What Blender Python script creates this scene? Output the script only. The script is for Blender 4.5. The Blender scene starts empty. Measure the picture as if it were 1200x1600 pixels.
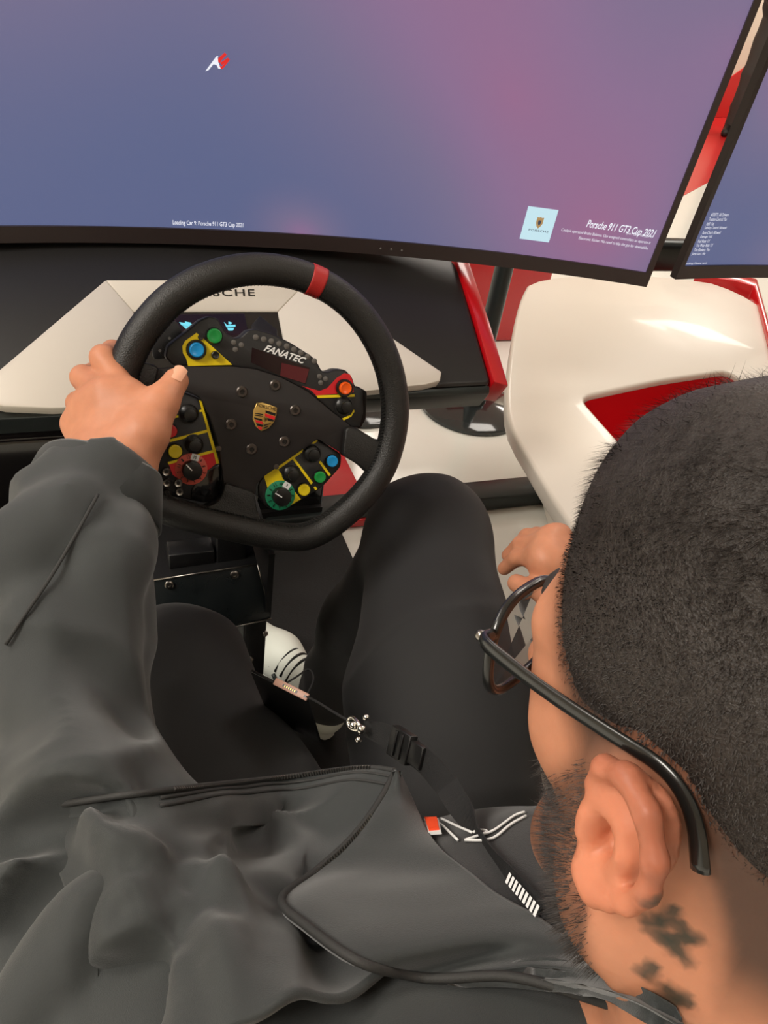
import bpy, bmesh, math, random
import numpy as np
from mathutils import Matrix, Vector

random.seed(7)
RNG = np.random.default_rng(7)
SC = bpy.context.scene
COL = SC.collection

# ------------------------------------------------------------------ camera
def _cam(p=38.0, psi=25.0, rho=10.0, c=(-.164, -.704, 1.223)):
    p, psi, rho = map(math.radians, (p, psi, rho))
    f = np.array([math.sin(psi)*math.cos(p), math.cos(psi)*math.cos(p), -math.sin(p)])
    r = np.array([math.cos(psi), -math.sin(psi), 0.0])
    u = np.cross(r, f)
    return np.array(c), r*math.cos(rho)+u*math.sin(rho), -r*math.sin(rho)+u*math.cos(rho), f
CP, CR, CU, CF = _cam()
cd = bpy.data.cameras.new('camera')
cd.sensor_fit = 'AUTO'; cd.sensor_width = 36.0; cd.lens = 27.0
cd.clip_start = 0.02; cd.clip_end = 80
cd.dof.use_dof = False
cam = bpy.data.objects.new('camera', cd)
COL.objects.link(cam)
cam.matrix_world = Matrix(((CR[0], CU[0], -CF[0], CP[0]), (CR[1], CU[1], -CF[1], CP[1]),
                           (CR[2], CU[2], -CF[2], CP[2]), (0, 0, 0, 1)))
SC.camera = cam
SC.view_settings.view_transform = 'Standard'
SC.view_settings.look = 'None'
SC.view_settings.gamma = 1.0
SC.view_settings.exposure = 0.0
SC.view_settings.use_curve_mapping = False

# ------------------------------------------------------------------ light
W_ = bpy.data.worlds.new('showroom_air'); SC.world = W_; W_.use_nodes = True
W_.node_tree.nodes['Background'].inputs[0].default_value = (1.0, .93, .85, 1)
W_.node_tree.nodes['Background'].inputs[1].default_value = 0.08
def area(name, loc, target, sx, sy, power, col=(1, .93, .84)):
    l = bpy.data.lights.new(name, 'AREA'); l.shape = 'RECTANGLE'; l.size = sx; l.size_y = sy
    l.energy = power; l.color = col
    o = bpy.data.objects.new(name, l); COL.objects.link(o); o.location = loc
    d = Vector(target)-Vector(loc); o.rotation_euler = d.to_track_quat('-Z', 'Y').to_euler()
    return o
for i, (x, y, pw) in enumerate([(-2.3, -.7, 125), (-2.2, 1.9, 65), (1.6, -2.3, 18), (2.2, 1.6, 46), (5.6, 1.6, 60), (2.2, 5.4, 60), (6.2, 5.4, 95), (-2.2, 5.4, 40)]):
    area('ceiling_panel_light', (x, y, 3.13), (x, y, 0), 1.3, 1.3, pw)

# ------------------------------------------------------------------ helpers
def ray(px, py): return CF + CR*((px-600)/1200.0) + CU*((800-py)/1200.0)
def at(px, py, t): return CP + ray(px, py)*t
def on_z(px, py, z):
    r = ray(px, py); return CP + r*((z-CP[2])/r[2])
def on_y(px, py, y):
    r = ray(px, py); return CP + r*((y-CP[1])/r[1])
class Frame:
    def __init__(s, o, ex, ey, ez):
        s.o, s.ex, s.ey, s.ez = (np.array(v, float) for v in (o, ex, ey, ez))
    def w(s, x, y, z=0.0): return s.o + s.ex*x + s.ey*y + s.ez*z
    def loc(s, px, py, h=0.0):
        r = ray(px, py); p0 = s.o+s.ez*h
        P = CP + r*(np.dot(p0-CP, s.ez)/np.dot(r, s.ez)) - s.o
        return float(P@s.ex), float(P@s.ey)
    def mat(s):
        return Matrix(((s.ex[0], s.ey[0], s.ez[0], s.o[0]), (s.ex[1], s.ey[1], s.ez[1], s.o[1]),
                       (s.ex[2], s.ey[2], s.ez[2], s.o[2]), (0, 0, 0, 1)))
def lin(c):
    return tuple(((v/255.0)/12.92 if v/255.0 <= .04045 else ((v/255.0+.055)/1.055)**2.4) for v in c)
MATS = {}
def mat(name, rgb, rough=.5, metal=0.0, spec=.5, noise=0.0, nscale=40.0, bump=0.0, bscale=200.0, coat=0.0, emit=None, estr=0.0, sheen=0.0, sss=0.0, rvar=0.0):
    if name in MATS: return MATS[name]
    m = bpy.data.materials.new(name); m.use_nodes = True; MATS[name] = m
    nt = m.node_tree; b = nt.nodes['Principled BSDF']
    c = lin(rgb)
    b.inputs['Base Color'].default_value = (*c, 1)
    b.inputs['Roughness'].default_value = rough; b.inputs['Metallic'].default_value = metal
    b.inputs['Specular IOR Level'].default_value = spec
    if coat: b.inputs['Coat Weight'].default_value = coat; b.inputs['Coat Roughness'].default_value = .05
    if sheen: b.inputs['Sheen Weight'].default_value = sheen; b.inputs['Sheen Roughness'].default_value = .5
    if sss:
        b.inputs['Subsurface Weight'].default_value = sss
        b.inputs['Subsurface Radius'].default_value = (.012, .005, .003); b.inputs['Subsurface Scale'].default_value = .6
    if emit is not None:
        b.inputs['Emission Color'].default_value = (*lin(emit), 1); b.inputs['Emission Strength'].default_value = estr
    tc = nt.nodes.new('ShaderNodeTexCoord')
    if noise or rvar:
        n = nt.nodes.new('ShaderNodeTexNoise'); n.inputs['Scale'].default_value = nscale; n.inputs['Detail'].default_value = 4
        nt.links.new(tc.outputs['Object'], n.inputs['Vector'])
        if noise:
            mx = nt.nodes.new('ShaderNodeMix'); mx.data_type = 'RGBA'
            mx.inputs[6].default_value = (*[v*(1-noise) for v in c], 1); mx.inputs[7].default_value = (*[min(1, v*(1+noise)) for v in c], 1)
            nt.links.new(n.outputs['Fac'], mx.inputs[0]); nt.links.new(mx.outputs[2], b.inputs['Base Color'])
        if rvar:
            mr = nt.nodes.new('ShaderNodeMapRange'); mr.inputs[3].default_value = max(0, rough-rvar); mr.inputs[4].default_value = min(1, rough+rvar)
            nt.links.new(n.outputs['Fac'], mr.inputs[0]); nt.links.new(mr.outputs[0], b.inputs['Roughness'])
    if bump:
        n2 = nt.nodes.new('ShaderNodeTexNoise'); n2.inputs['Scale'].default_value = bscale; n2.inputs['Detail'].default_value = 3
        nt.links.new(tc.outputs['Object'], n2.inputs['Vector'])
        bp = nt.nodes.new('ShaderNodeBump'); bp.inputs['Strength'].default_value = bump; bp.inputs['Distance'].default_value = .002
        nt.links.new(n2.outputs['Fac'], bp.inputs['Height']); nt.links.new(bp.outputs[0], b.inputs['Normal'])
    return m
def tag(o, label=None, cat=None, group=None, kind=None):
    if label: o['label'] = label
    if cat: o['category'] = cat
    if group: o['group'] = group
    if kind: o['kind'] = kind
    return o
def empty(name, mtx=None, loc=None):
    o = bpy.data.objects.new(name, None); COL.objects.link(o); o.empty_display_size = .05
    if mtx is not None: o.matrix_world = mtx
    elif loc is not None: o.matrix_world = Matrix.Translation(Vector([float(v) for v in loc]))
    return o
def link(name, me, m, parent=None, world=True, smooth=False):
    o = bpy.data.objects.new(name, me); COL.objects.link(o)
    if m is not None: me.materials.append(m)
    if smooth: me.shade_smooth()
    if parent is not None:
        o.parent = parent
        if world: o.matrix_parent_inverse = parent.matrix_world.inverted()
    return o
def mesh(name, verts, faces, m, parent=None, world=True, smooth=False, bev=0.0, seg=2, auto=True):
    me = bpy.data.meshes.new(name); me.from_pydata([tuple(map(float, v)) for v in verts], [], [tuple(f) for f in faces]); me.validate()
    bm = bmesh.new(); bm.from_mesh(me)
    bmesh.ops.recalc_face_normals(bm, faces=bm.faces)
    if bev:
        es = [e for e in bm.edges if len(e.link_faces) == 2 and e.calc_face_angle(0) > .5]
        bmesh.ops.bevel(bm, geom=es, offset=bev, segments=seg, profile=.5, affect='EDGES', clamp_overlap=True)
    bm.to_mesh(me); bm.free()
    o = link(name, me, m, parent, world)
    if smooth or bev: me.shade_smooth(); 
    if bev and auto:
        try: me.set_sharp_from_angle(angle=math.radians(50))
        except Exception: pass
    return o
def prism(name, poly, z0, z1, m, parent=None, fr=None, bev=0.0, world=None, seg=2):
    """extruded polygon; local coordinates when fr is None, else mapped through the frame"""
    n = len(poly)
    v = [(x, y, z0) for x, y in poly]+[(x, y, z1) for x, y in poly]
    if fr is not None: v = [fr.w(*p) for p in v]
    f = [tuple(range(n-1, -1, -1)), tuple(range(n, 2*n))]+[(i, (i+1) % n, n+(i+1) % n, n+i) for i in range(n)]
    return mesh(name, v, f, m, parent, world=True if world is None else world, bev=bev, seg=seg)
def box(name, a, b, m, parent=None, bev=0.0, world=True):
    (x0, y0, z0), (x1, y1, z1) = a, b
    return prism(name, [(x0, y0), (x1, y0), (x1, y1), (x0, y1)], z0, z1, m, parent, bev=bev, world=world)
def lathe(name, prof, m, parent=None, c=(0, 0, 0), n=28, world=False, axes=None, smooth=True):
    """profile of (r, z) around local z at c"""
    v, f = [], []
    ax = axes or ((1, 0, 0), (0, 1, 0), (0, 0, 1))
    ex, ey, ez = (np.array(a, float) for a in ax); c = np.array(c, float)
    for r, z in prof:
        for k in range(n):
            a = 2*math.pi*k/n; v.append(c+ex*(r*math.cos(a))+ey*(r*math.sin(a))+ez*z)
    for i in range(len(prof)-1):
        for k in range(n):
            f.append((i*n+k, i*n+(k+1) % n, (i+1)*n+(k+1) % n, (i+1)*n+k))
    f.append(tuple(range(n-1, -1, -1))); f.append(tuple((len(prof)-1)*n+k for k in range(n)))
    o = mesh(name, v, f, m, parent, world=world)
    if smooth:
        o.data.shade_smooth()
        try: o.data.set_sharp_from_angle(angle=math.radians(40))
        except Exception: pass
    return o
def resample(pts, n, closed=False):
    P = np.array(pts, float)
    if closed: P = np.vstack([P, P[:1]])
    s = np.concatenate([[0], np.cumsum(np.linalg.norm(np.diff(P, axis=0), axis=1))])
    t = np.linspace(0, s[-1], n, endpoint=not closed)
    return np.stack([np.interp(t, s, P[:, k]) for k in range(P.shape[1])], 1)
def smooth_path(pts, n, closed=False, it=2):
    P = np.array(pts, float)
    for _ in range(it):
        if closed:
            Q = np.roll(P, -1, 0); P = np.stack([.75*P+.25*Q, .25*P+.75*Q], 1).reshape(-1, P.shape[1])
        else:
            Q = np.stack([.75*P[:-1]+.25*P[1:], .25*P[:-1]+.75*P[1:]], 1).reshape(-1, P.shape[1]); P = np.vstack([P[:1], Q, P[-1:]])
    return resample(P, n, closed)
def tube_geo(P, r, closed=False, k=12, up=None, flat=1.0, caps=True):
    P = np.array(P, float); n = len(P); rr = np.full(n, r, float) if np.isscalar(r) else np.array(r, float)
    if closed: T = np.roll(P, -1, 0)-np.roll(P, 1, 0)
    else: T = np.gradient(P, axis=0)
    T /= np.linalg.norm(T, axis=1)[:, None]+1e-12
    if up is not None:
        N = np.cross(np.tile(np.array(up, float), (n, 1)), T)
    else:
        N = np.zeros_like(P); a = np.array([0, 0, 1.0]) if abs(T[0, 2]) < .9 else np.array([1.0, 0, 0])
        N[0] = np.cross(T[0], a)
        for i in range(1, n): N[i] = N[i-1]-T[i]*(N[i-1]@T[i]); N[i] /= np.linalg.norm(N[i])+1e-12
    N /= np.linalg.norm(N, axis=1)[:, None]+1e-12
    B = np.cross(T, N)
    v = []
    for i in range(n):
        for j in range(k):
            a = 2*math.pi*j/k; v.append(P[i]+rr[i]*(N[i]*math.cos(a)+B[i]*math.sin(a)*flat))
    f = []
    for i in range(n if closed else n-1):
        i2 = (i+1) % n
        for j in range(k): f.append((i*k+j, i*k+(j+1) % k, i2*k+(j+1) % k, i2*k+j))
    if not closed and caps: f.append(tuple(range(k-1, -1, -1))); f.append(tuple((n-1)*k+j for j in range(k)))
    return v, f
def tube(name, P, r, m, parent=None, closed=False, k=12, world=True, up=None, flat=1.0):
    v, f = tube_geo(P, r, closed, k, up, flat)
    return mesh(name, v, f, m, parent, world=world, smooth=True)
def ball(name, c, r, m, parent=None, world=True, sc=(1, 1, 1), nu=16, nv=10):
    prof = [(math.sin(math.pi*i/nv), -math.cos(math.pi*i/nv)) for i in range(nv+1)]
    prof[0] = (.02, -1); prof[-1] = (.02, 1)
    o = lathe(name, prof, m, parent, n=nu, world=world)
    me = o.data
    for vtx in me.vertices: vtx.co = Vector((vtx.co.x*r*sc[0]+c[0], vtx.co.y*r*sc[1]+c[1], vtx.co.z*r*sc[2]+c[2]))
    return o
def text_geo(body, bold=0.0, shear=0.0, spacing=1.0):
    """flat glyph mesh scaled into the unit box: verts 2D (0..1,0..1), faces, aspect"""
    cu = bpy.data.curves.new('glyphs', 'FONT'); cu.body = body; cu.size = 1.0; cu.shear = shear; cu.offset = bold; cu.space_character = spacing
    cu.resolution_u = 3
    o = bpy.data.objects.new('glyphs', cu); COL.objects.link(o)
    dg = bpy.context.evaluated_depsgraph_get(); dg.update()
    me = o.evaluated_get(dg).to_mesh()
    v = np.array([tuple(p.co)[:2] for p in me.vertices]); f = [tuple(p.vertices) for p in me.polygons]
    o.evaluated_get(dg).to_mesh_clear()
    bpy.data.objects.remove(o); bpy.data.curves.remove(cu)
    lo, hi = v.min(0), v.max(0)
    return (v-lo)/(hi-lo), f, (hi-lo)[0]/(hi-lo)[1]
def text_on(name, body, fn, m, parent, bold=0.0, shear=0.0, spacing=1.0, world=True):
    """fn(u, v) in 0..1 gives the 3D place of the word's box"""
    v, f, _ = text_geo(body, bold, shear, spacing)
    me = bpy.data.meshes.new(name); me.from_pydata([tuple(map(float, fn(a, b))) for a, b in v], [], f)
    return link(name, me, m, parent, world)
def text_frame(name, body, fr, x0, x1, y0, y1, h, m, parent, world=True, **k):
    return text_on(name, body, lambda u, v: fr.w(x0+(x1-x0)*u, y0+(y1-y0)*v, h), m, parent, world=world, **k)
def rounded(poly, r=.004, n=4):
    """round the corners of a 2D polygon"""
    out = []; P = [np.array(p, float) for p in poly]; N = len(P)
    for i in range(N):
        a, b, c = P[i-1], P[i], P[(i+1) % N]
        d1, d2 = a-b, c-b; l1, l2 = np.linalg.norm(d1), np.linalg.norm(d2)
        q = min(r, l1*.45, l2*.45); p0, p1 = b+d1/l1*q, b+d2/l2*q
        for k in range(n+1):
            t = k/n; out.append(tuple((1-t)**2*p0+2*t*(1-t)*b+t*t*p1))
    return out

# ------------------------------------------------------------------ materials
M_white = mat('white_gloss_lacquer', (222, 214, 202), .34, coat=.12, rvar=.03, nscale=3)
M_floor = mat('white_showroom_floor', (226, 226, 218), .16, rvar=.04, nscale=2, noise=.02)
M_redfl = mat('red_floor_vinyl', (196, 40, 40), .25, rvar=.05, nscale=2)
M_wall = mat('white_wall_paint', (226, 214, 196), .7, bump=.05, bscale=60)
M_ceil = mat('ceiling_paint', (225, 222, 216), .8)
M_red = mat('red_gloss_lacquer', (196, 14, 24), .25, coat=.4)
M_redwall = mat('red_display_print', (200, 34, 34), .5)
M_black = mat('black_satin_panel', (30, 29, 29), .42, bump=.03, bscale=400, rvar=.05, nscale=8)
M_bgloss = mat('black_gloss_panel', (14, 12, 12), .12, coat=.3)
M_steel_b = mat('black_powdercoat_steel', (22, 22, 23), .35, bump=.15, bscale=900)
M_post = mat('dark_grey_metal', (44, 50, 50), .3, metal=.3)
M_disc = mat('dark_smoked_gloss', (38, 42, 42), .1, coat=.3)
M_bezel = mat('monitor_plastic', (46, 36, 35), .38, bump=.04, bscale=500)
M_leather = mat('black_grained_leather', (25, 24, 23), .45, bump=.35, bscale=700, rvar=.07, nscale=30)
M_stitch = mat('black_thread', (20, 20, 20), .6)
M_redband = mat('red_leather_band', (170, 28, 26), .5, bump=.2, bscale=700)
M_plate = mat('black_anodised_plate', (27, 22, 22), .55, noise=.08, nscale=60)
M_house = mat('black_moulded_plastic', (24, 23, 24), .45, bump=.1, bscale=900)
M_deep = mat('deep_black_plastic', (12, 12, 12), .35)
M_yel = mat('yellow_sticker', (236, 208, 12), .4)
M_redst = mat('red_sticker', (206, 24, 34), .4)
M_grey = mat('smoked_led', (96, 92, 88), .35)
M_wht = mat('white_print', (235, 235, 235), .5)
M_metal = mat('brushed_steel', (150, 146, 140), .28, metal=1.0, noise=.1, nscale=300)
M_gold = mat('gold_enamel', (196, 160, 88), .3, metal=.6)
M_blu = mat('blue_button_plastic', (18, 140, 206), .25)
M_grn = mat('green_button_plastic', (24, 136, 62), .25)
M_ora = mat('orange_button_plastic', (240, 92, 14), .25)
M_ybt = mat('yellow_button_plastic', (216, 192, 22), .3)
M_rbt = mat('red_button_plastic', (206, 30, 34), .3)
M_dred = mat('salmon_dial_print', (206, 88, 72), .5)
M_dgrn = mat('green_dial_print', (24, 138, 96), .5)
M_lcd = mat('dark_lcd', (30, 14, 18), .15)
M_lcd2 = mat('red_tinted_lcd', (84, 24, 32), .2)
M_cyan = mat('cyan_lit_glyph', (10, 30, 34), .5, emit=(120, 225, 245), estr=1.0)
M_scrw = mat('screen_white', (10, 10, 10), .5, emit=(240, 240, 250), estr=1.0)
M_scrr = mat('screen_red', (10, 4, 4), .5, emit=(226, 40, 34), estr=1.0)
M_scrb = mat('screen_ice', (10, 10, 10), .5, emit=(196, 228, 238), estr=1.0)
M_scrk = mat('screen_ink', (8, 8, 8), .5, emit=(60, 66, 84), estr=1.0)
M_scrg = mat('screen_gold', (8, 8, 8), .5, emit=(176, 140, 92), estr=1.0)

# ------------------------------------------------------------------ room
def quad(name, pts, m, parent=None, kind='structure'):
    o = mesh(name, pts, [tuple(range(len(pts)))], m, parent)
    if kind: o['kind'] = kind
    return o
def slab(name, a, b, m): o = box(name, a, b, m); o['kind'] = 'structure'; return o
fl = slab('floor', (-6, -5, -.1), (11, 10, 0), M_floor)
slab('ceiling', (-6, -5, 3.15), (11, 10, 3.25), M_ceil)
slab('wall_left', (-6.1, -5, 0), (-6, 10, 3.15), M_wall)
slab('wall_right', (11, -5, 0), (11.1, 10, 3.15), M_wall)
slab('wall_back', (-6, 10, 0), (11, 10.1, 3.15), M_wall)
slab('wall_front', (-6, -5.1, 0), (11, -5, 3.15), M_wall)
# red vinyl area of the floor, out towards the backdrop
a, b = on_z(1066, 307, 0), on_z(1111, 283, 0)
dv = (b-a)/np.linalg.norm(b-a); nv = np.array([-dv[1], dv[0], 0])
rc = [a-dv*2.5, a+dv*5, a+dv*5+nv*3.6, a-dv*2.5+nv*3.6]
prism('red_floor_area', [tuple(p[:2]) for p in rc], 0.0, .003, M_redfl, fl)

# red and white backdrop wall
w0, w1 = on_z(1121, 183.5, 0), on_z(1140, 183, 0)
wd = (w1-w0)/np.linalg.norm(w1-w0); wn = np.array([-wd[1], wd[0], 0])
WF = Frame(w0, wd, (0, 0, 1), -wn)
bw = empty('display_backdrop', loc=w0)
prism('board', [(-3, .004), (3.2, .004), (3.2, 2.5), (-3, 2.5)], -.08, 0, M_wall, bw, WF)
q0, q1 = WF.loc(1144, 118), WF.loc(1169, 100)
sl = (q1[1]-q0[1])/(q1[0]-q0[0])
ra = [(-.9, .004), (3.1, .004), (3.1, min(2.45, q0[1]+sl*(3.1-q0[0]))), (q0[0]+(2.45-q0[1])/sl, 2.45)] if q0[1]+sl*(3.1-q0[0]) > 2.45 else [(-.9, .004), (3.1, .004), (3.1, q0[1]+sl*(3.1-q0[0]))]
xl = max(-2.9, q0[0]-(q0[1]-.1)/sl)
poly = [(xl, .005), (3.1, .005), (3.1, 2.45)]
xt = q0[0]+(2.45-q0[1])/sl
if xt < 3.1: poly.append((xt, 2.45))
else: poly[-1] = (3.1, q0[1]+sl*(3.1-q0[0]))
poly.append((xl, .1))
prism('red_panel', poly, .002, .012, M_redwall, bw, WF)
tag(bw, 'red and white backdrop wall standing far behind the right monitor', 'display wall')

# ------------------------------------------------------------------ neighbouring simulator body (white shell)
PZ = .50
podL = [(832, 432), (811, 469), (797, 549), (790, 613), (795, 667), (829, 720), (868, 790)]
outl = [tuple(on_z(x, y, PZ)[:2]) for x, y in podL]
far = [tuple(on_z(x, y, PZ)[:2]) for x, y in [(1173, 451), (1020, 428)]]
outer = outl+[(.50, -.35), (.62, -.75), (1.30, -.75), (1.40, .2)]+[far[0], far[1]]
outer_s = [tuple(p) for p in smooth_path(outer, 90, True, 2)]
hole = [tuple(on_z(x, y, PZ)[:2]) for x, y in [(906, 620), (1030, 594), (1140, 578)]]+[(1.10, -.60), (.70, -.60)]
hole = hole[::-1]
hole_s = rounded(hole, .035, 4)
def ring_prism(name, out, inn, z0, z1, m, parent):
    bm = bmesh.new()
    def loop(poly, z):
        vs = [bm.verts.new((x, y, z)) for x, y in poly]
        return vs, [bm.edges.new((vs[i], vs[(i+1) % len(vs)])) for i in range(len(vs))]
    vo, eo = loop(out, z1); vi, ei = loop(inn, z1)
    bmesh.ops.triangle_fill(bm, edges=eo+ei, use_beauty=True)
    top = list(bm.faces)
    ret = bmesh.ops.extrude_face_region(bm, geom=top)
    for g in ret['geom']:
        if isinstance(g, bmesh.types.BMVert): g.co.z = z0
    bmesh.ops.recalc_face_normals(bm, faces=bm.faces)
    es = [e for e in bm.edges if len(e.link_faces) == 2 and e.calc_face_angle(0) > .8]
    bmesh.ops.bevel(bm, geom=es, offset=.008, segments=3, profile=.5, affect='EDGES', clamp_overlap=True)
    me = bpy.data.meshes.new(name); bm.to_mesh(me); bm.free()
    o = link(name, me, m, parent); me.shade_smooth()
    try: me.set_sharp_from_angle(angle=math.radians(45))
    except Exception: pass
    return o
pod = empty('simulator_body', loc=(.9, .3, 0))
ring_prism('shell', outer_s, hole_s, PZ-.035, PZ, M_white, pod)
# red lined leg well below the opening
hv = []; hf = []
cx = np.mean([p[0] for p in hole]); cy = np.mean([p[1] for p in hole])
nh = len(hole_s)
for z, s in ((PZ-.012, .995), (PZ-.26, .86)):
    for x, y in hole_s: hv.append((cx+(x-cx)*s, cy+(y-cy)*s, z))
hf = [(i, (i+1) % nh, nh+(i+1) % nh, nh+i) for i in range(nh)]+[tuple(range(nh, 2*nh))]
mesh('leg_well', hv, hf, M_red, pod)
pl = [(1.5, .85), (1.0, .85), (.86, .45), (.84, -.5), (1.22, -.5), (1.3, .4)]
prism('plinth', pl, .002, PZ-.262, M_white, pod, bev=.02)
# red trim along the far edge and the right flank
tr = [on_z(1086, 436, PZ), on_z(1150, 446, PZ), on_z(1178, 453, PZ), on_z(1190, 500, PZ), on_z(1215, 600, PZ)]
trp = [tuple(p[:2]) for p in tr]
v = []; 
for (x, y) in trp: v += [(x, y+.004, PZ-.035), (x, y+.004, PZ+.012), (x+.05, y+.05, PZ+.012), (x+.05, y+.05, PZ-.035)]
f = []
for i in range(len(trp)-1):
    for k in range(4): f.append((i*4+k, i*4+(k+1) % 4, i*4+4+(k+1) % 4, i*4+4+k))
f += [(0, 1, 2, 3), tuple(len(v)-4+k for k in (3, 2, 1, 0))]
mesh('red_trim', v, f, M_red, pod, bev=.004)
tag(pod, 'white glossy body shell of the neighbouring simulator with red lined leg well', 'simulator')

# ------------------------------------------------------------------ stands and floor rail
def stand(x, y, h, r, label):
    t = empty('monitor_stand', loc=(x, y, 0))
    lathe('base_disc', [(r, 0.002), (r, .012), (r-.012, .02), (.05, .03), (.02, .034)], M_disc, t, n=48)
    lathe('post', [(.027, .03), (.027, h)], M_post, t, n=20)
    lathe('collar', [(.042, .03), (.042, .05), (.03, .06)], M_post, t, n=24)
    return tag(t, label, 'stand', 'round based posts behind the dashboard')
bc = on_z(735, 638, 0)
stand(bc[0], bc[1], 1.0, .165, 'dark post on a glossy disc between the dashboard and the white shell')
b2 = on_z(556, 628, 0)
stand(b2[0], b2[1], .55, .155, 'dark disc base seen through the steering wheel, left of the taller post')
rl = empty('floor_rail', loc=(.85, .70, 0))
box('beam', (.18, .672, .002), (1.45, .752, .045), M_post, rl, bev=.006)
box('end_cap', (.165, .674, .004), (.18, .75, .043), M_deep, rl)
tag(rl, 'dark grey metal floor rail running under the white shell', 'rail')
# red banner block on the floor further back (behind the post)
rb = empty('red_plinth', loc=(1.2, 1.75, 0))
box('block', (.95, 1.62, .002), (1.42, 1.95, .56), M_red, rb, bev=.01)
box('cap', (.94, 1.61, .56), (1.43, 1.96, .58), M_red, rb, bev=.004)
tag(rb, 'red glossy plinth on the floor behind the dark post', 'plinth')

# ------------------------------------------------------------------ own rig: base plate and pedal housing
bp = prism('base_plate', [(-.25, .665), (.455, .665), (.455, 1.2), (-.25, 1.2)], .002, .025, M_red, None, bev=.004)
tag(bp, 'red base plate on the floor beneath the black pedal housing', 'base plate')
ph = empty('pedal_housing', loc=(-.2, .9, .025))
prism('low_body', [(-.90, .70), (.325, .70), (.325, 1.15), (-.90, 1.15)], .026, .30, M_bgloss, ph, bev=.01)
prism('tall_body', [(-.90, .72), (-.02, .72), (-.02, 1.14), (-.90, 1.14)], .301, .62, M_bgloss, ph, bev=.01)
box('front_lip', (-.90, .688, .03), (.32, .70, .06), M_steel_b, ph)
tag(ph, 'black glossy pedal housing under the dashboard', 'pedal box')
ft = box('footwell_mat', (-1.0, -.2, .002), (.36, .66, .012), mat('black_rubber', (14, 13, 13), .85, bump=.3, bscale=300))
tag(ft, 'black rubber mat on the floor below the legs', 'mat')

# ------------------------------------------------------------------ dashboard
sl_ = math.atan2(.086, .15)
DF = Frame((0, .2, .69), (1, 0, 0), (0, math.cos(sl_), math.sin(sl_)), (0, -math.sin(sl_), math.cos(sl_)))
ds = empty('dashboard', loc=(0, .3, .62))
prism('black_shell', rounded([(-.60, -.004), (-.55, -.012), (.392, -.012), (.392, .20), (.37, .242), (-.60, .242)], .01), -.055, 0, M_black, ds, DF, bev=.006)
def edge_strip(name, pts, w, z0, z1, m, par, fr):
    v = []
    for (x, y), (nx, ny) in pts: v += [(x, y, z0), (x, y, z1), (x+nx*w, y+ny*w, z1-.006), (x+nx*w, y+ny*w, z0)]
    f = []
    for i in range(len(pts)-1):
        for k in range(4): f.append((i*4+k, i*4+(k+1) % 4, i*4+4+(k+1) % 4, i*4+4+k))
    f += [(0, 1, 2, 3), tuple(len(v)-4+k for k in (3, 2, 1, 0))]
    return mesh(name, [fr.w(*p) for p in v], f, m, par, bev=.002)
edge_strip('red_end_trim', [((.393, -.012), (1, -.2)), ((.393, .10), (1, 0)), ((.388, .215), (1, .2))], .026, -.05, .006, M_red, ds, DF)
edge_strip('lower_lip', [((.39, -.013), (0, -1)), ((.25, -.013), (0, -1)), ((.15, -.013), (0, -1)), ((-.58, -.013), (0, -1))], .010, -.05, -.004, M_post, ds, DF)
# black underside of the dash, red reflection painted into its colour
prism('under_panel', [(-.57, .0), (.36, .0), (.36, .21), (-.57, .21)], -.10, -.056, mat('black_gloss_red_reflection', (52, 20, 24), .18), ds, DF, bev=.01)
# raised white fascia, three facets round the instrument opening
def dl(px, py, h=0.0): return DF.loc(px, py, h)
H1, H0 = .018, .004
tl, trr = dl(165, 437, H1), dl(482, 437, H1)
hw = (trr[0]-tl[0])/2; mx_ = (trr[0]+tl[0])/2
o_tr, o_tl = dl(434, 487, H0), dl(209, 487, H0)
rt = dl(690, 580, H1); rb_ = dl(680, 596, H1)
ob = -.004
yb = rb_[1]
V = dict(tl=(tl[0], tl[1], H1), tr=(trr[0], trr[1], H1), otl=(o_tl[0], o_tl[1], H0), otr=(o_tr[0], o_tr[1], H0),
         obl=(o_tl[0], yb+.006, H0), obr=(o_tr[0], yb+.006, H0))
lx, ly = dl(0, 577, H1); sL = (tl[1]-ly)/(tl[0]-lx)
ltx = tl[0]+(yb+.016-tl[1])/sL; lty = yb+.016
def facet(name, pts, m, par):
    n = len(pts); v = [DF.w(*p) for p in pts]+[DF.w(p[0], p[1], .0006) for p in pts]
    f = [tuple(range(n)), tuple(range(2*n-1, n-1, -1))]+[(i, (i+1) % n, n+(i+1) % n, n+i) for i in range(n)]
    return mesh(name, v, f, m, par, bev=.0025)
facet('white_brow', [V['tl'], V['tr'], V['otr'], V['otl']], M_white, ds)
rp = rounded([(rt[0]+.012, (rt[1]+rb_[1])/2+.002), ], .001) if False else None
facet('white_wing', [V['tr'], (rt[0]-.012, rt[1]+.010, H1), (rt[0], rt[1]-.001, H1), (rt[0]-.006, yb+.001, H1), (rt[0]-.03, yb-.004, H1), (o_tr[0]+.03, yb-.012, H1-.004), V['obr'], V['otr']], M_white, ds)
facet('white_wing', [(ltx+.010, lty+.010*sL, H1), V['tl'], V['otl'], V['obl'], (o_tl[0]-.03, yb-.012, H1-.004), (-.22, yb-.012, H1), (ltx+.03, yb-.006, H1), (ltx, yb+.004, H1)], M_white, ds)
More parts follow.
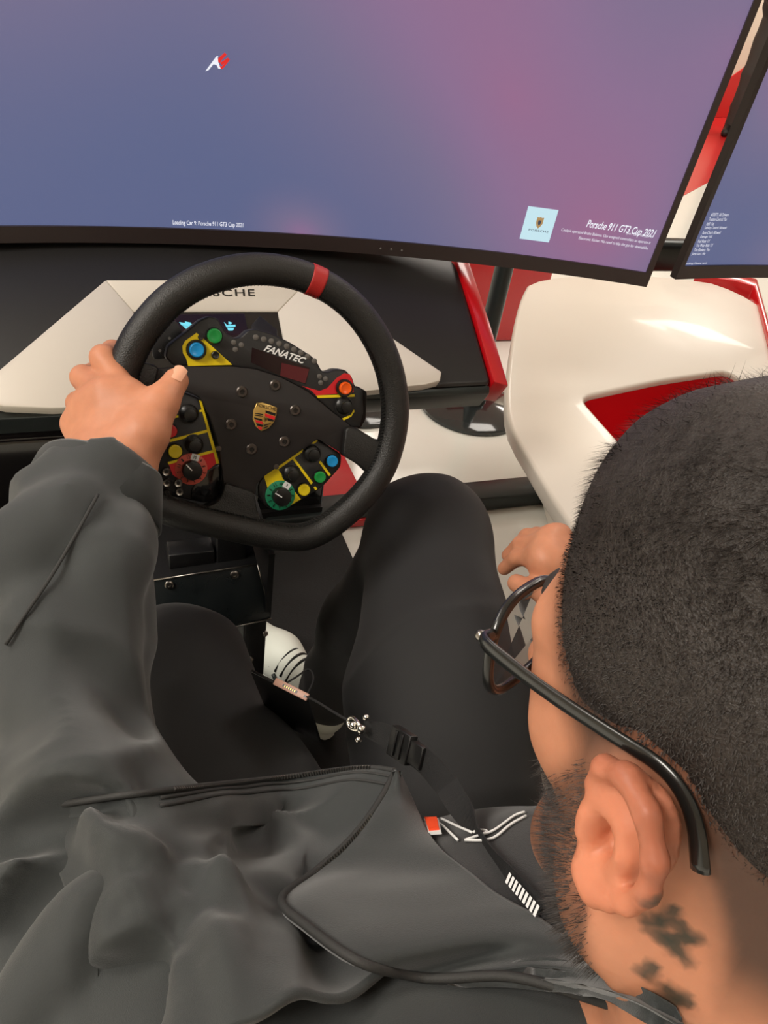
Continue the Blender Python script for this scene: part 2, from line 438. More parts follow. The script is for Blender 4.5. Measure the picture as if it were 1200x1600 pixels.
# instrument recess with its little display
box_pts = [(o_tl[0], yb+.004), (o_tr[0], yb+.004), (o_tr[0], o_tr[1]), (o_tl[0], o_tr[1])]
prism('recess_floor', box_pts, .0008, .0022, M_bgloss, ds, DF)
lc0, lc1 = dl(262, 492, .004), dl(392, 545, .004)
prism('instrument_display', [(lc0[0], lc1[1]-.03), (lc1[0], lc1[1]-.03), (lc1[0], lc0[1]), (lc0[0], lc0[1])], .0024, .006, M_lcd, ds, DF, bev=.001)
prism('visor_wedge', [dl(392, 512, .004), dl(405, 498, .004), dl(432, 520, .004), dl(432, 545, .004), dl(392, 545, .004)], .0024, .012, M_house, ds, DF, bev=.001)
def dglyph(poly):
    prism('lit_readout', [dl(x, y, .007) for x, y in poly], .0062, .0068, M_cyan, ds, DF)
for g in [[(280, 503), (306, 507), (306, 510), (284, 508)], [(286, 509), (303, 510), (298, 513), (290, 513)], [(289, 502), (299, 504), (297, 506), (289, 505)], [(350, 503), (355, 508), (368, 507), (368, 510), (354, 511)], [(357, 502), (363, 504), (361, 506), (357, 506)], [(355, 512), (366, 512), (364, 516), (357, 516)]]: dglyph(g)
pa, pb = dl(279, 465, .016), dl(399, 450, .016)
def brow_z(x, y): 
    t = (y-o_tr[1])/(trr[1]-o_tr[1]); return H0+(H1-H0)*t+.0006
PT = [dl(277, 462, .013), dl(399, 462, .013), dl(399, 453, .013), dl(277, 453, .013)]
def porsche(u, v):
    x = PT[0][0]*(1-u)+PT[1][0]*u; y = PT[0][1]*(1-v)+PT[3][1]*v
    return DF.w(x, y, brow_z(x, y))
text_on('badge_lettering', 'PORSCHE', porsche, M_deep, ds, bold=.012, spacing=1.15)
# support leg that carries the dashboard
box('support_column', (-.10, .43, .03), (.10, .5, .70), M_steel_b, ds, bev=.005)
tag(ds, 'black dashboard console with white winged fascia and red end trim', 'dashboard')

# ------------------------------------------------------------------ monitors
SR, SHALF, SH = 1.966, .668, .405
def scr_mat(name, seed):
    m = bpy.data.materials.new(name); m.use_nodes = True; nt = m.node_tree; b = nt.nodes['Principled BSDF']
    b.inputs['Base Color'].default_value = (.02, .02, .022, 1); b.inputs['Roughness'].default_value = .5
    uv = nt.nodes.new('ShaderNodeUVMap'); uv.uv_map = 'panel'
    def blob(cx, cy, rx, ry, rot, amt):
        mp = nt.nodes.new('ShaderNodeMapping'); mp.vector_type = 'TEXTURE'
        mp.inputs['Location'].default_value = (cx*3.3, cy, 0); mp.inputs['Rotation'].default_value = (0, 0, math.radians(rot)); mp.inputs['Scale'].default_value = (rx, ry, 1)
        g = nt.nodes.new('ShaderNodeTexGradient'); g.gradient_type = 'QUADRATIC_SPHERE'
        nt.links.new(sc_.outputs[0], mp.inputs[0]); nt.links.new(mp.outputs[0], g.inputs[0])
        k = nt.nodes.new('ShaderNodeMath'); k.operation = 'MULTIPLY'; k.inputs[1].default_value = amt; nt.links.new(g.outputs['Fac'], k.inputs[0]); return k
    sc_ = nt.nodes.new('ShaderNodeVectorMath'); sc_.operation = 'MULTIPLY'; sc_.inputs[1].default_value = (3.3, 1, 1); nt.links.new(uv.outputs[0], sc_.inputs[0])
    acc = None
    for q in seed:
        k = blob(*q)
        if acc is None: acc = k
        else:
            ad = nt.nodes.new('ShaderNodeMath'); ad.operation = 'ADD'; nt.links.new(acc.outputs[0], ad.inputs[0]); nt.links.new(k.outputs[0], ad.inputs[1]); acc = ad
    r = nt.nodes.new('ShaderNodeValToRGB'); e = r.color_ramp.elements
    e[0].position = 0; e[0].color = (*lin((90, 100, 140)), 1)
    e[1].position = 1; e[1].color = (*lin((152, 104, 142)), 1)
    k = e.new(.35); k.color = (*lin((116, 108, 142)), 1)
    k = e.new(.65); k.color = (*lin((138, 108, 146)), 1)
    nt.links.new(acc.outputs[0], r.inputs[0])
    nt.links.new(r.outputs[0], b.inputs['Emission Color']); b.inputs['Emission Strength'].default_value = .92
    return m
def monitor(label, p, seed):
    x0, y0, z0, tilt, yaw = p
    def S(u, v, h=0.0):
        a = u/SR; lx = (SR-h)*math.sin(a); ly = -(SR-(SR-h)*math.cos(a))+v*math.sin(tilt); lz = v*math.cos(tilt)
        return np.array([x0+lx*math.cos(yaw)-ly*math.sin(yaw), y0+lx*math.sin(yaw)+ly*math.cos(yaw), z0+lz])
    t = empty('curved_monitor', loc=S(0, 0, -.05)*np.array([1, 1, 0])+np.array([0, 0, z0-.03]))
    N = 40
    def strip(name, u0, u1, v0, v1, h0, h1, m, uvs=False, bev=0.0, nn=N):
        v, f = [], []
        for i in range(nn+1):
            u = u0+(u1-u0)*i/nn
            v += [S(u, v0, h0), S(u, v1, h0), S(u, v1, h1), S(u, v0, h1)]
        for i in range(nn):
            for k in range(4): f.append((i*4+k, i*4+(k+1) % 4, i*4+4+(k+1) % 4, i*4+4+k))
        f += [(0, 1, 2, 3), tuple(nn*4+k for k in (3, 2, 1, 0))]
        o = mesh(name, v, f, m, t)
        o.data.shade_smooth()
        try: o.data.set_sharp_from_angle(angle=math.radians(40))
        except Exception: pass
        return o
    # lit panel with its own uv sheet
    v, f, uvs = [], [], []
    for i in range(N+1):
        u = -SHALF+2*SHALF*i/N; v += [S(u, 0, .0), S(u, SH, .0)]
    for i in range(N): f.append((2*i, 2*i+2, 2*i+3, 2*i+1))
    me = bpy.data.meshes.new('screen_panel'); me.from_pydata([tuple(q) for q in v], [], f)
    ul = me.uv_layers.new(name='panel')
    for poly in me.polygons:
        for li in poly.loop_indices:
            k = me.loops[li].vertex_index; ul.data[li].uv = ((k//2)/N, float(k % 2))
    o = link('screen_panel', me, scr_mat('lit_screen', seed), t); me.shade_smooth()
    bb = .009
    strip('back_cover', -SHALF+.03, SHALF-.03, -.012, SH-.02, -.045, -.008, M_bezel)
    strip('rear_frame', -SHALF-bb, SHALF+bb, -.022, SH+bb, -.010, -.002, M_bezel)
    strip('bottom_bezel', -SHALF-bb, SHALF+bb, -.022, 0, -.002, .004, M_bezel)
    strip('top_bezel', -SHALF-bb, SHALF+bb, SH, SH+bb, -.002, .004, M_bezel)
    strip('side_bezel', -SHALF-bb, -SHALF, 0, SH, -.002, .004, M_bezel, nn=1)
    strip('side_bezel', SHALF, SHALF+bb, 0, SH, -.002, .004, M_bezel, nn=1)
    return tag(t, label, 'monitor'), S
MCP = (.003, .395, .833, -.054, -.048)
mc, SCn = monitor('large curved monitor above the steering wheel showing a purple loading screen', MCP, [(.66, 1.1, 1.8, 1.0, 0, .75), (.80, .52, 1.5, .95, -42, .80), (.93, .12, .8, .8, 0, .75), (.60, .0, .28, .20, -20, .7), (1.0, .75, .6, .8, 0, .45), (.30, .95, .9, .9, 0, .65)])
def inv_screen(S, px, py):
    """panel coordinates under a photographed mark"""
    best = None; u0, u1, v0, v1 = -SHALF, SHALF, 0, SH
    for it in range(7):
        us = np.linspace(u0, u1, 17); vs = np.linspace(v0, v1, 17); bd = 1e9
        for u in us:
            for vv in vs:
                P = S(u, vv, .0)-CP; z = P@CF
                dd = (600+1200*(P@CR)/z-px)**2+(800-1200*(P@CU)/z-py)**2
                if dd < bd: bd = dd; best = (u, vv)
        du, dvv = (u1-u0)/8, (v1-v0)/8
        u0, u1, v0, v1 = best[0]-du, best[0]+du, best[1]-dvv, best[1]+dvv
    return best
def s_text(S, par, name, body, x0, x1, y0, y1, m, **k):
    text_on(name, body, lambda u, v: S(x0+(x1-x0)*u, y0+(y1-y0)*v, .0012), m, par, **k)
def s_poly(S, par, name, pts, m, h=.001):
    n = len(pts); v = [S(u, w, h) for u, w in pts]+[S(u, w, .0002) for u, w in pts]
    mesh(name, v, [tuple(range(n)), tuple(range(2*n-1, n-1, -1))]+[(i, (i+1) % n, n+(i+1) % n, n+i) for i in range(n)], m, par)
A_ = inv_screen(SCn, 270, 357); B_ = inv_screen(SCn, 380, 351)
s_text(SCn, mc, 'loading_caption', 'Loading Car 9: Porsche 911 GT3 Cup 2021', A_[0], B_[0], .003, .011, M_scrw, bold=.01)
A_ = inv_screen(SCn, 916, 352); B_ = inv_screen(SCn, 1026, 360)
s_text(SCn, mc, 'car_title', 'Porsche 911 GT3 Cup 2021', A_[0], B_[0], A_[1]-.006, A_[1]+.009, M_scrw, bold=.015, shear=.25)
R_ = inv_screen(SCn, 1020, 372)
for (txt, px_, py_, hh) in [('Tyre Model Version 10', 977, 364, .0052), ('Cockpit operated Brake Balance. Use assigned controllers to operate it', 877, 359, .0056), ('Electronic Kicker: No need to blip the gas for downshifts.', 904, 372, .0056)]:
    a_ = inv_screen(SCn, px_, py_)
    s_text(SCn, mc, 'car_notes', txt, a_[0], B_[0]-.002, a_[1]-hh/2, a_[1]+hh/2, M_scrw, shear=.15)
# brand tile
cs = [inv_screen(SCn, *q) for q in [(811, 373), (858, 378), (872, 328), (826, 322)]]
u0, u1 = (cs[0][0]+cs[3][0])/2, (cs[1][0]+cs[2][0])/2; v0, v1 = (cs[0][1]+cs[1][1])/2, (cs[2][1]+cs[3][1])/2
s_poly(SCn, mc, 'brand_tile', [(u0, v0), (u1, v0), (u1, v1), (u0, v1)], M_scrb)
uc, vc = (u0+u1)/2, v0+(v1-v0)*.56; s_ = (v1-v0)
sh_ = [(-.13, .16), (-.05, .15), (0, .17), (.05, .15), (.13, .16), (.13, -.02), (.07, -.12), (0, -.18), (-.07, -.12), (-.13, -.02)]
s_poly(SCn, mc, 'tile_crest', [(uc+x*s_*.8, vc+y*s_) for x, y in sh_][::-1], M_scrg, .0016)
s_poly(SCn, mc, 'tile_crest_centre', [(uc+x*s_*.35, vc+y*s_*.45) for x, y in sh_][::-1], M_scrk, .002)
s_text(SCn, mc, 'tile_lettering', 'PORSCHE', u0+(u1-u0)*.22, u0+(u1-u0)*.88, v0+s_*.28, v0+s_*.345, M_scrk, bold=.01, spacing=1.2)
# white and red chevron emblem
def emb(pts, m, nm): s_poly(SCn, mc, nm, [inv_screen(SCn, *q) for q in pts][::-1], m, .0014)
emb([(321, 111), (338, 88), (341, 88), (336, 97), (330, 104), (326, 109)], M_scrw, 'emblem_stroke')
emb([(333, 100), (340, 89), (341, 97), (345, 107), (341, 107), (338, 101)], M_scrw, 'emblem_stroke')
emb([(341, 91), (351, 82), (354, 85), (345, 95), (344, 98), (340, 96)], M_scrr, 'emblem_stroke')
emb([(344, 98), (356, 90), (359, 93), (349, 106), (345, 108), (341, 101), (346, 104), (351, 99), (346, 101)], M_scrr, 'emblem_stroke')
# sensor dots and brand mark on the bezel
for q in [(596, 392), (613, 394), (630, 395)]:
    P = SCn(inv_screen(SCn, q[0], 374)[0], -.012, .0045)
    ball('status_dot', P, .0016, M_grey, mc)
# right monitor
ang = math.radians(5.0); half_a = SHALF/SR; yaw_r = ang-half_a
Lp = on_z(1067.6, 415, .833)
chord = 2*SR*math.sin(half_a); sag = SR*(1-math.cos(half_a))
mid = Lp[:2]+np.array([math.cos(yaw_r), math.sin(yaw_r)])*chord/2
cen = mid+np.array([-math.sin(yaw_r), math.cos(yaw_r)])*sag
mr, SRt = monitor('curved monitor cut off at the right edge with a list of settings', (cen[0], cen[1], .833, -.054, yaw_r), [(.06, .75, .7, .7, 0, .85), (.5, .5, .8, .6, -30, .8), (.16, .05, .4, .35, 0, .35)])
rows = ['ASSISTS: All Drivers', 'Traction Control: Yes', 'ABS: Yes', 'Stability Control: Allowed', 'Auto Clutch: Allowed', 'Damage: 10%', 'Fuel Rate: 1X', 'Tire Wear Rate: 1X', 'Tire Blankets: Yes', 'Jump start: No']
ends = [(1110, 335, 1138), (1107, 342, 1135), (1103, 349.5, 1115), (1100, 356, 1134), (1097, 363, 1125), (1093.5, 370, 1112), (1090, 376.5, 1108), (1087, 383, 1113), (1084, 390, 1108), (1080.5, 396.5, 1101)]
for t_, (xa, yy, xb) in zip(rows, ends):
    a_ = inv_screen(SRt, xa, yy); b_ = inv_screen(SRt, xb, yy)
    s_text(SRt, mr, 'settings_line', t_, a_[0], b_[0], a_[1]-.0026, a_[1]+.0026, M_scrw)
a_ = inv_screen(SRt, 1068, 413); b_ = inv_screen(SRt, 1104, 411)
s_text(SRt, mr, 'loading_caption', 'Loading: Please wait', a_[0], b_[0], .0015, .0055, M_scrw)
# mount bar joining the screens (seen in the gap)
mb = empty('monitor_mount', loc=(.75, .42, 0))
gb = on_y(1042, 398, .50)
box('cross_bar', (.80, gb[1]-.02, gb[2]-.03), (1.75, gb[1]+.02, gb[2]+.03), M_post, mb, bev=.012)
box('bracket', (1.38, .40, gb[2]+.032), (1.46, gb[1]-.02, gb[2]+.2), M_steel_b, mb, bev=.003)
lathe('upright', [(.03, .002), (.03, gb[2]-.031)], M_post, mb, c=(.95, .08, 0), n=20)
tag(mb, 'grey horizontal mount bar behind the gap between the two monitors', 'mount')

# ------------------------------------------------------------------ steering wheel
tw = math.radians(25)
WH = Frame((0, 0, .78), (1, 0, 0), (0, math.sin(tw), math.cos(tw)), (0, -math.cos(tw), math.sin(tw)))
sw = empty('steering_wheel', mtx=WH.mat())
def wl(q, h=0.0): return WH.loc(q[0], q[1], h)
def wpoly(pts, h=0.0): return [wl(q, h) for q in pts]
def wprism(name, pts, z0, z1, m, par=None, bev=0.0, rd=0.0):
    P = wpoly(pts, z1)
    if rd: P = rounded(P, rd, 4)
    o = prism(name, P, z0, z1, m, sw if par is None else par, bev=bev, world=False)
    return o
def wsub(name, pts, z0, z1, m, par, bev=0.0, rd=0.0):
    P = wpoly(pts, z1)
    if rd: P = rounded(P, rd, 4)
    return prism(name, P, z0, z1, m, par, bev=bev, world=False)
rim_px = [(197, 566), (212, 533), (233, 503), (262, 471), (298, 446), (340, 429), (385, 420), (430, 421), (475, 431), (520, 452), (558, 484), (588, 526), (607, 570), (616, 612), (618, 650), (612, 690), (600, 728), (578, 763), (549, 794), (517, 820), (490, 835), (466, 841), (430, 838), (370, 825), (310, 811), (262, 798), (230, 782), (208, 750), (194, 710), (187, 668), (185, 628), (188, 596)]
rimP = np.array([(*wl(q, 0.0), 0.0) for q in rim_px])
rimS = smooth_path(rimP, 160, True, 2)
def wave_tube(P, k, r):
    return tube_geo(P, r, True, k, up=(0, 0, 1))
v, f = wave_tube(rimS, 20, .0163)
mesh('rim', v, f, M_leather, sw, world=False, smooth=True)
# red centre band
bi = [i for i in range(160)]
tgt = np.array([*wl((503, 437), .012), 0]); ci = int(np.argmin(np.linalg.norm(rimS-tgt, axis=1)))
seg = rimS[[(ci+k) % 160 for k in range(-1, 2)]]
seg = resample(np.array([rimS[(ci-1) % 160]*.6+rimS[(ci-2) % 160]*.4, rimS[ci], rimS[(ci+1) % 160]*.7+rimS[(ci+2) % 160]*.3]), 9)
v, f = tube_geo(seg, .0168, False, 24, up=(0, 0, 1))
mesh('centre_band', v, f, M_redband, sw, world=False, smooth=True)
# stitching along the inner side of the rim
cen2 = rimS.mean(0); sv, sf = [], []
fine = resample(rimS, 230, True)
for i in range(230):
    p = fine[i]; q = fine[(i+1) % 230]; d = cen2-p; d[2] = 0; d /= np.linalg.norm(d)
    tdir = (q-p)/np.linalg.norm(q-p); c = p+d*.0158+np.array([0, 0, .004])
    A = c+tdir*.0016-np.array([0, 0, .004]); B = c-tdir*.0012+np.array([0, 0, .004])-d*.0008
    w = tdir*.0007; h = d*.0011; b0 = len(sv)
    sv += [A-w, A+w, A+h, B-w, B+w, B+h]
    sf += [(b0, b0+1, b0+4, b0+3), (b0+1, b0+2, b0+5, b0+4), (b0+2, b0, b0+3, b0+5)]
st = mesh('stitching', sv, sf, M_stitch, sw, world=False); st['kind'] = 'stuff'
# spokes (leather covered blocks)
wprism('spoke', [(541, 668), (556, 668), (592, 690), (616, 690), (604, 730), (584, 748), (566, 730), (536, 712)], -.018, .004, M_leather, bev=.006, rd=.006)
wprism('spoke', [(351, 755), (398, 770), (402, 800), (412, 822), (410, 840), (310, 822), (316, 796), (340, 786), (349, 770)], -.018, .004, M_leather, bev=.006, rd=.006)
wprism('spoke', [(250, 574), (236, 615), (205, 640), (180, 640), (184, 596), (196, 562), (214, 563)], -.018, .004, M_leather, bev=.006, rd=.006)
# hub plate
HPz = -.004
plate_px = [(226, 577), (300, 573), (365, 573), (400, 577), (440, 590), (480, 611), (515, 640), (549, 666), (537, 710), (497, 686), (412, 745), (401, 757), (399, 774), (350, 759), (346, 725), (340, 690), (328, 650), (312, 620), (285, 608), (226, 613)]
wprism('hub_plate', plate_px, -.012, HPz, M_plate, bev=.0012, rd=.003)
for q in [(378, 612), (430, 602), (461, 641), (444, 690), (393, 702), (361, 663)]:
    x, y = wl(q, HPz)
    b = lathe('hub_bolt', [(.0062, HPz), (.0062, HPz+.0012), (.005, HPz+.0022), (.0028, HPz+.0022), (.0026, HPz+.0006)], M_metal if False else mat('dark_bolt_steel', (88, 82, 78), .35, metal=.8), sw, c=(x, y, 0), n=20)
    lathe('hex_socket', [(.0024, HPz+.0005), (.0024, HPz+.0011)], M_deep, b, c=(x, y, 0), n=6)
# hub shaft behind
lathe('quick_release', [(.035, -.10), (.035, -.03), (.045, -.028), (.045, -.012)], M_steel_b, sw, n=36)
# crest
cr_px = [(401, 630), (410, 629), (421, 632), (433, 637), (432, 648), (428, 660), (420, 669), (408, 674), (400, 667), (395, 655), (396, 642)]
cz = HPz+.0022
crest = wprism('crest_badge', cr_px, HPz, cz, M_gold, bev=.0006)
def cpatch(pts, m): wsub('crest_field', pts, cz, cz+.0005, m, crest)
for pts, m in [([(415, 641), (431, 646), (430, 650), (415, 645)], M_deep), ([(414, 646), (430, 651), (429, 656), (414, 651)], M_redst), ([(415, 652), (428, 656), (427, 659), (415, 656)], M_deep),
               ([(397, 652), (410, 655), (410, 658), (398, 655)], M_deep), ([(398, 656), (411, 659), (411, 663), (400, 660)], M_redst), ([(400, 661), (411, 664), (410, 667), (402, 665)], M_deep), ([(402, 666), (410, 668), (408, 672), (404, 670)], M_redst),
               ([(398, 645), (411, 647), (411, 648.5), (398, 646.5)], M_deep), ([(398, 648), (411, 650), (411, 651), (398, 649.5)], M_deep), ([(412, 664), (424, 661), (421, 663), (412, 666)], M_deep), ([(412, 668), (420, 665), (418, 667.5), (412, 670)], M_deep),
               ([(408, 650), (414, 649), (419, 653), (418, 660), (413, 663), (409, 658)], M_gold), ([(412, 652), (415, 652), (417, 656), (415, 660), (412, 659)], M_deep)]: cpatch(pts, m)
LA, LB, LC = wl((401, 635), cz), wl((431, 642), cz), wl((402, 630), cz)
text_on('crest_lettering', 'PORSCHE', lambda u, v: (LA[0]+(LB[0]-LA[0])*u+(LC[0]-LA[0])*v, LA[1]+(LB[1]-LA[1])*u+(LC[1]-LA[1])*v, cz+.0006), M_deep, crest, world=False)

# upper button module
UZ = -.010
up_px = [(270, 571), (258, 558), (262, 540), (275, 530), (293, 516), (312, 500), (326, 494), (340, 497), (347, 508), (355, 522), (366, 529), (376, 527), (388, 516), (400, 514), (425, 521), (455, 536), (488, 557), (497, 568), (503, 580), (513, 582), (525, 577), (540, 578), (551, 590), (555, 604), (567, 607), (568, 645), (562, 668), (549, 668), (515, 641), (480, 612), (440, 591), (400, 578), (365, 574)]
um = wprism('button_module', up_px, -.034, UZ, M_house, bev=.002, rd=.003)
wsub('yellow_panel', [(285, 541), (289, 533), (307, 520), (318, 529), (363, 570), (294, 572), (291, 560), (286, 552)], UZ, UZ+.0008, M_yel, um)
wsub('red_panel', [(472, 603), (500, 611), (512, 606), (526, 591), (538, 583), (547, 585), (551, 595), (553, 613), (494, 618), (486, 610)], UZ, UZ+.0008, M_redst, um)
wsub('yellow_stripe', [(494, 618), (554, 616), (554, 620), (497, 622)], UZ, UZ+.0008, M_yel, um)
wsub('yellow_stripe', [(535, 654), (548, 648), (553, 640), (554, 643), (549, 651), (537, 657)], UZ, UZ+.0008, M_yel, um)
wsub('display_window', [(394, 543), (484, 575), (478, 600), (440, 588), (392, 566)], UZ, UZ+.0006, M_lcd, um)
wsub('lit_segment_field', [(440, 567), (483, 577), (477, 599), (438, 587)], UZ+.0006, UZ+.0009, M_lcd2, um)
FA, FB, FC = wl((411, 548), UZ), wl((474, 569), UZ), wl((416, 538), UZ)
text_on('maker_lettering', 'FANATEC', lambda u, v: (FA[0]+(FB[0]-FA[0])*u+(FC[0]-FA[0])*v, FA[1]+(FB[1]-FA[1])*u+(FC[1]-FA[1])*v, UZ+.0012), M_wht, um, bold=.03, shear=.22, world=False)
def led(q, r=.0031, par=None, z=UZ):
    x, y = wl(q, z); lathe('indicator_led', [(r, z-.0005), (r, z+.0006), (r*.6, z+.0012)], M_grey, par or um, c=(x, y, 0), n=14)
for q in [(399.5, 527), (412, 530), (424, 533), (436, 537), (448, 541), (459.5, 546), (470, 551), (480.5, 557), (491, 564)]: led(q)
for q in [(365, 535), (377, 539), (367.5, 546), (499, 588), (508.5, 592), (501, 598)]: led(q, .0028)
def button(q, r, m, hb, collar, par=None, ht=.007, name='push_button'):
    """collared push button, q is the photographed centre of its cap"""
    x, y = wl(q, hb+ht)
    b = lathe(name, [(r*.98, hb), (r, hb+ht*.7), (r*.93, hb+ht*.95), (r*.8, hb+ht), (r*.55, hb+ht*.92)], m, par or sw, c=(x, y, 0), n=28)
    if collar: lathe('collar', [(collar, hb-.0005), (collar, hb+ht*.4), (collar*.93, hb+ht*.55), (r*1.02, hb+ht*.55)], M_deep, b, c=(x, y, 0), n=28)
    return b
button((308, 547), .0078, M_blu, UZ, .0105, ht=.009)
button((336, 525), .0078, M_grn, UZ, .0088, ht=.008)
button((541, 607), .0072, M_ora, UZ, .0100, ht=.009)
button((337, 555), .0042, M_deep, UZ, 0, ht=.007)
button((314, 527), .0030, M_house, UZ, 0, ht=.003)
def stick(q, hb, par=None):
    x, y = wl(q, hb+.012)
    b = lathe('thumb_stick', [(.0098, hb), (.0098, hb+.002), (.0078, hb+.004), (.0042, hb+.005), (.004, hb+.010), (.0064, hb+.0115), (.0062, hb+.0135), (.003, hb+.0142)], M_deep, sw, c=(x, y, 0), n=24)
    lathe('rim_ring', [(.0112, hb-.0004), (.0112, hb+.0012), (.0098, hb+.0014)], M_house, b, c=(x, y, 0), n=24)
    return b
stick((542, 636), UZ)
# thumb grip behind the module, perforated paddles
pd = wprism('shift_paddle', [(250, 512), (275, 500), (286, 520), (270, 540), (262, 560), (240, 562), (236, 540)], -.052, -.046, M_house, bev=.001, rd=.004)
for i in range(5):
    for j in range(3):
        q = (250+i*5.0+j*2.5, 548-i*6.5+j*5.0); x, y = wl(q, -.045)
        lathe('paddle_hole', [(.0016, -.0462), (.0016, -.0456)], M_grey if (i+j) % 3 == 0 else M_deep, pd, c=(x, y, 0), n=8)
wprism('shift_paddle', [(556, 602), (574, 612), (572, 655), (562, 672), (552, 660)], -.05, -.044, M_house, bev=.001, rd=.004)

# lower left module
LZ = -.012
lm = wprism('lower_module', [(232, 615), (285, 612), (312, 622), (327, 652), (337, 690), (343, 720), (349, 727), (344, 764), (338, 783), (318, 786), (240, 770), (228, 735), (226, 660)], -.036, LZ, M_house, bev=.002, rd=.004)
wsub('gloss_flap', [(300, 764), (318, 738), (345, 724), (349, 728), (343, 765), (337, 782), (318, 785), (298, 780)], LZ, LZ+.0015, M_bgloss, lm, bev=.0005)
Y1 = LZ+.0008
for pts in [[(311, 625), (315, 627), (343, 724), (338, 725)], [(308, 642), (316, 640), (317, 643), (309, 645)], [(264, 687), (325, 671), (326, 675), (266, 691)], [(262, 722), (333, 703), (334, 707), (263, 726)], [(262, 652), (279, 649), (280, 652), (263, 655)]]:
    wsub('yellow_stripe', pts, LZ, Y1, M_yel, lm)
wsub('red_panel', [(264, 726), (334, 707), (338, 724), (324, 736), (310, 752), (290, 756), (270, 742)], LZ, Y1, M_redst, lm)
stick((297, 648), LZ); stick((305, 697), LZ)
button((267, 674), .0068, M_rbt, LZ, .0075, ht=.006)
button((274, 706), .0074, M_ybt, LZ, .0082, ht=.006)
def dial(qd, qk, qn, m, par, nums, rd_=.0172):
    """rotary selector: printed disc, fluted knob, pointer, number marks"""
    hb = LZ+.0014
    x, y = wl(qd, hb)
    d = lathe('rotary_dial', [(rd_, LZ), (rd_, hb), (rd_*.96, hb+.0004)], m, sw, c=(x, y, 0), n=40)
    kn = []
    for k in range(36):
        a = 2*math.pi*k/36; r = .0102*(1+.05*(1 if k % 3 == 0 else 0)); kn.append((x+r*math.cos(a), y+r*math.sin(a)))
    kb = prism('knob', kn, hb, hb+.012, M_deep, d, bev=.0008, world=False)
    px_, py_ = wl(qn, hb+.0122); d2 = np.array([px_-x, py_-y]); d2 /= np.linalg.norm(d2); nrm = np.array([-d2[1], d2[0]])*.0006
    a = np.array([x, y])+d2*.001; b = np.array([x, y])+d2*.0098
    prism('pointer', [tuple(a-nrm), tuple(b-nrm), tuple(b+nrm), tuple(a+nrm)], hb+.012, hb+.0125, M_wht, d, world=False)
    a0 = math.atan2(d2[1], d2[0])
    for k in range(12):
        ang = a0-math.radians(30)*(k+(0))
        c = np.array([x+math.cos(ang)*rd_*.79, y+math.sin(ang)*rd_*.79]); e1 = np.array([math.sin(ang), -math.cos(ang)]); e2 = np.array([math.cos(ang), math.sin(ang)])
        if k == nums[1]:
            pw = [tuple(c+e1*sx*.0042+e2*sy*.0034) for sx, sy in ((-1, -1), (1, -1), (1, 1), (-1, 1))]
            prism('index_patch', pw, hb+.0004, hb+.0007, M_wht, d, world=False)
        s = str(nums[0][k]); w_ = .0018 if len(s) == 1 else .0032
        text_on('dial_number', s, lambda u, v: (c[0]+e1[0]*(u-.5)*w_+e2[0]*(v-.5)*.0036, c[1]+e1[1]*(u-.5)*w_+e2[1]*(v-.5)*.0036, hb+.001), M_deep, d, world=False, bold=.02)
    return d
dial((299, 733), None, (291, 726), M_dred, lm, ([1, 12, 10, 9, 8, 7, 6, 5, 4, 3, 2, 11], 2))
for q in [(243, 741), (260, 737.5), (243, 758), (261, 754.5), (279, 755), (262, 771), (281, 768.5)]:
    x, y = wl(q, LZ+.004)
    b = lathe('steel_stud', [(.0046, LZ), (.0046, LZ+.003), (.0040, LZ+.0042), (.0024, LZ+.0036)], M_metal, sw, c=(x, y, 0), n=18)
    lathe('stud_pit', [(.0023, LZ+.003), (.0018, LZ+.0040)], M_deep, b, c=(x, y, 0), n=12)
# lower right module
rm = wprism('lower_module', [(408, 748), (412, 742), (497, 685), (534, 710), (533, 729), (511, 754), (494, 769), (468, 783), (454, 793), (436, 799), (416, 792), (403, 776), (402, 758)], -.036, LZ, M_house, bev=.002, rd=.004)
for pts in [[(412, 744), (494, 686), (497, 689), (416, 747)], [(482, 697), (485, 695), (488, 700), (485, 702)], [(456, 716), (459, 714), (489, 754), (486, 757)], [(498, 722), (501, 720), (517, 742), (514, 744)], [(490, 762), (493, 760), (496, 764), (493, 766)]]:
    wsub('yellow_stripe', pts, LZ, Y1, M_yel, rm)
wsub('yellow_panel', [(413, 746), (434, 733), (470, 780), (455, 789), (440, 780), (418, 778), (418, 762)], LZ, Y1, M_yel, rm)
stick((491, 711), LZ); stick((459, 743), LZ)
button((520, 721), .0068, M_blu, LZ, .0075, ht=.006)
button((501, 746), .0068, M_grn, LZ, .0075, ht=.006)
button((476, 766), .0070, M_ybt, LZ, .0078, ht=.006)
dial((438, 774), None, (429, 770), M_dgrn, rm, ([6, 11, 10, 9, 8, 7, 6, 5, 4, 3, 2, 1], 3))
for q in [(340, 699), (429, 727)]:
    x, y = wl(q, LZ); lathe('small_screw', [(.003, -.008), (.003, -.0028), (.001, -.0026)], MATS['dark_bolt_steel'], sw, c=(x, y, 0), n=12)
tag(sw, 'black leather racing steering wheel with red centre band and coloured buttons', 'steering wheel')

# ------------------------------------------------------------------ wheel base on its steel deck
wb = empty('wheel_base', mtx=WH.mat())
prism('motor_housing', rounded([(-.075, -.11), (.075, -.11), (.075, .025), (-.075, .025)], .01), -.20, -.105, M_house, wb, bev=.006, world=False)
lathe('shaft', [(.03, -.105), (.03, -.1002)], M_steel_b, wb, n=28)
tag(wb, 'black wheel base motor behind the steering wheel', 'wheel base')
dk = empty('steel_deck', loc=(0, .1, .5))
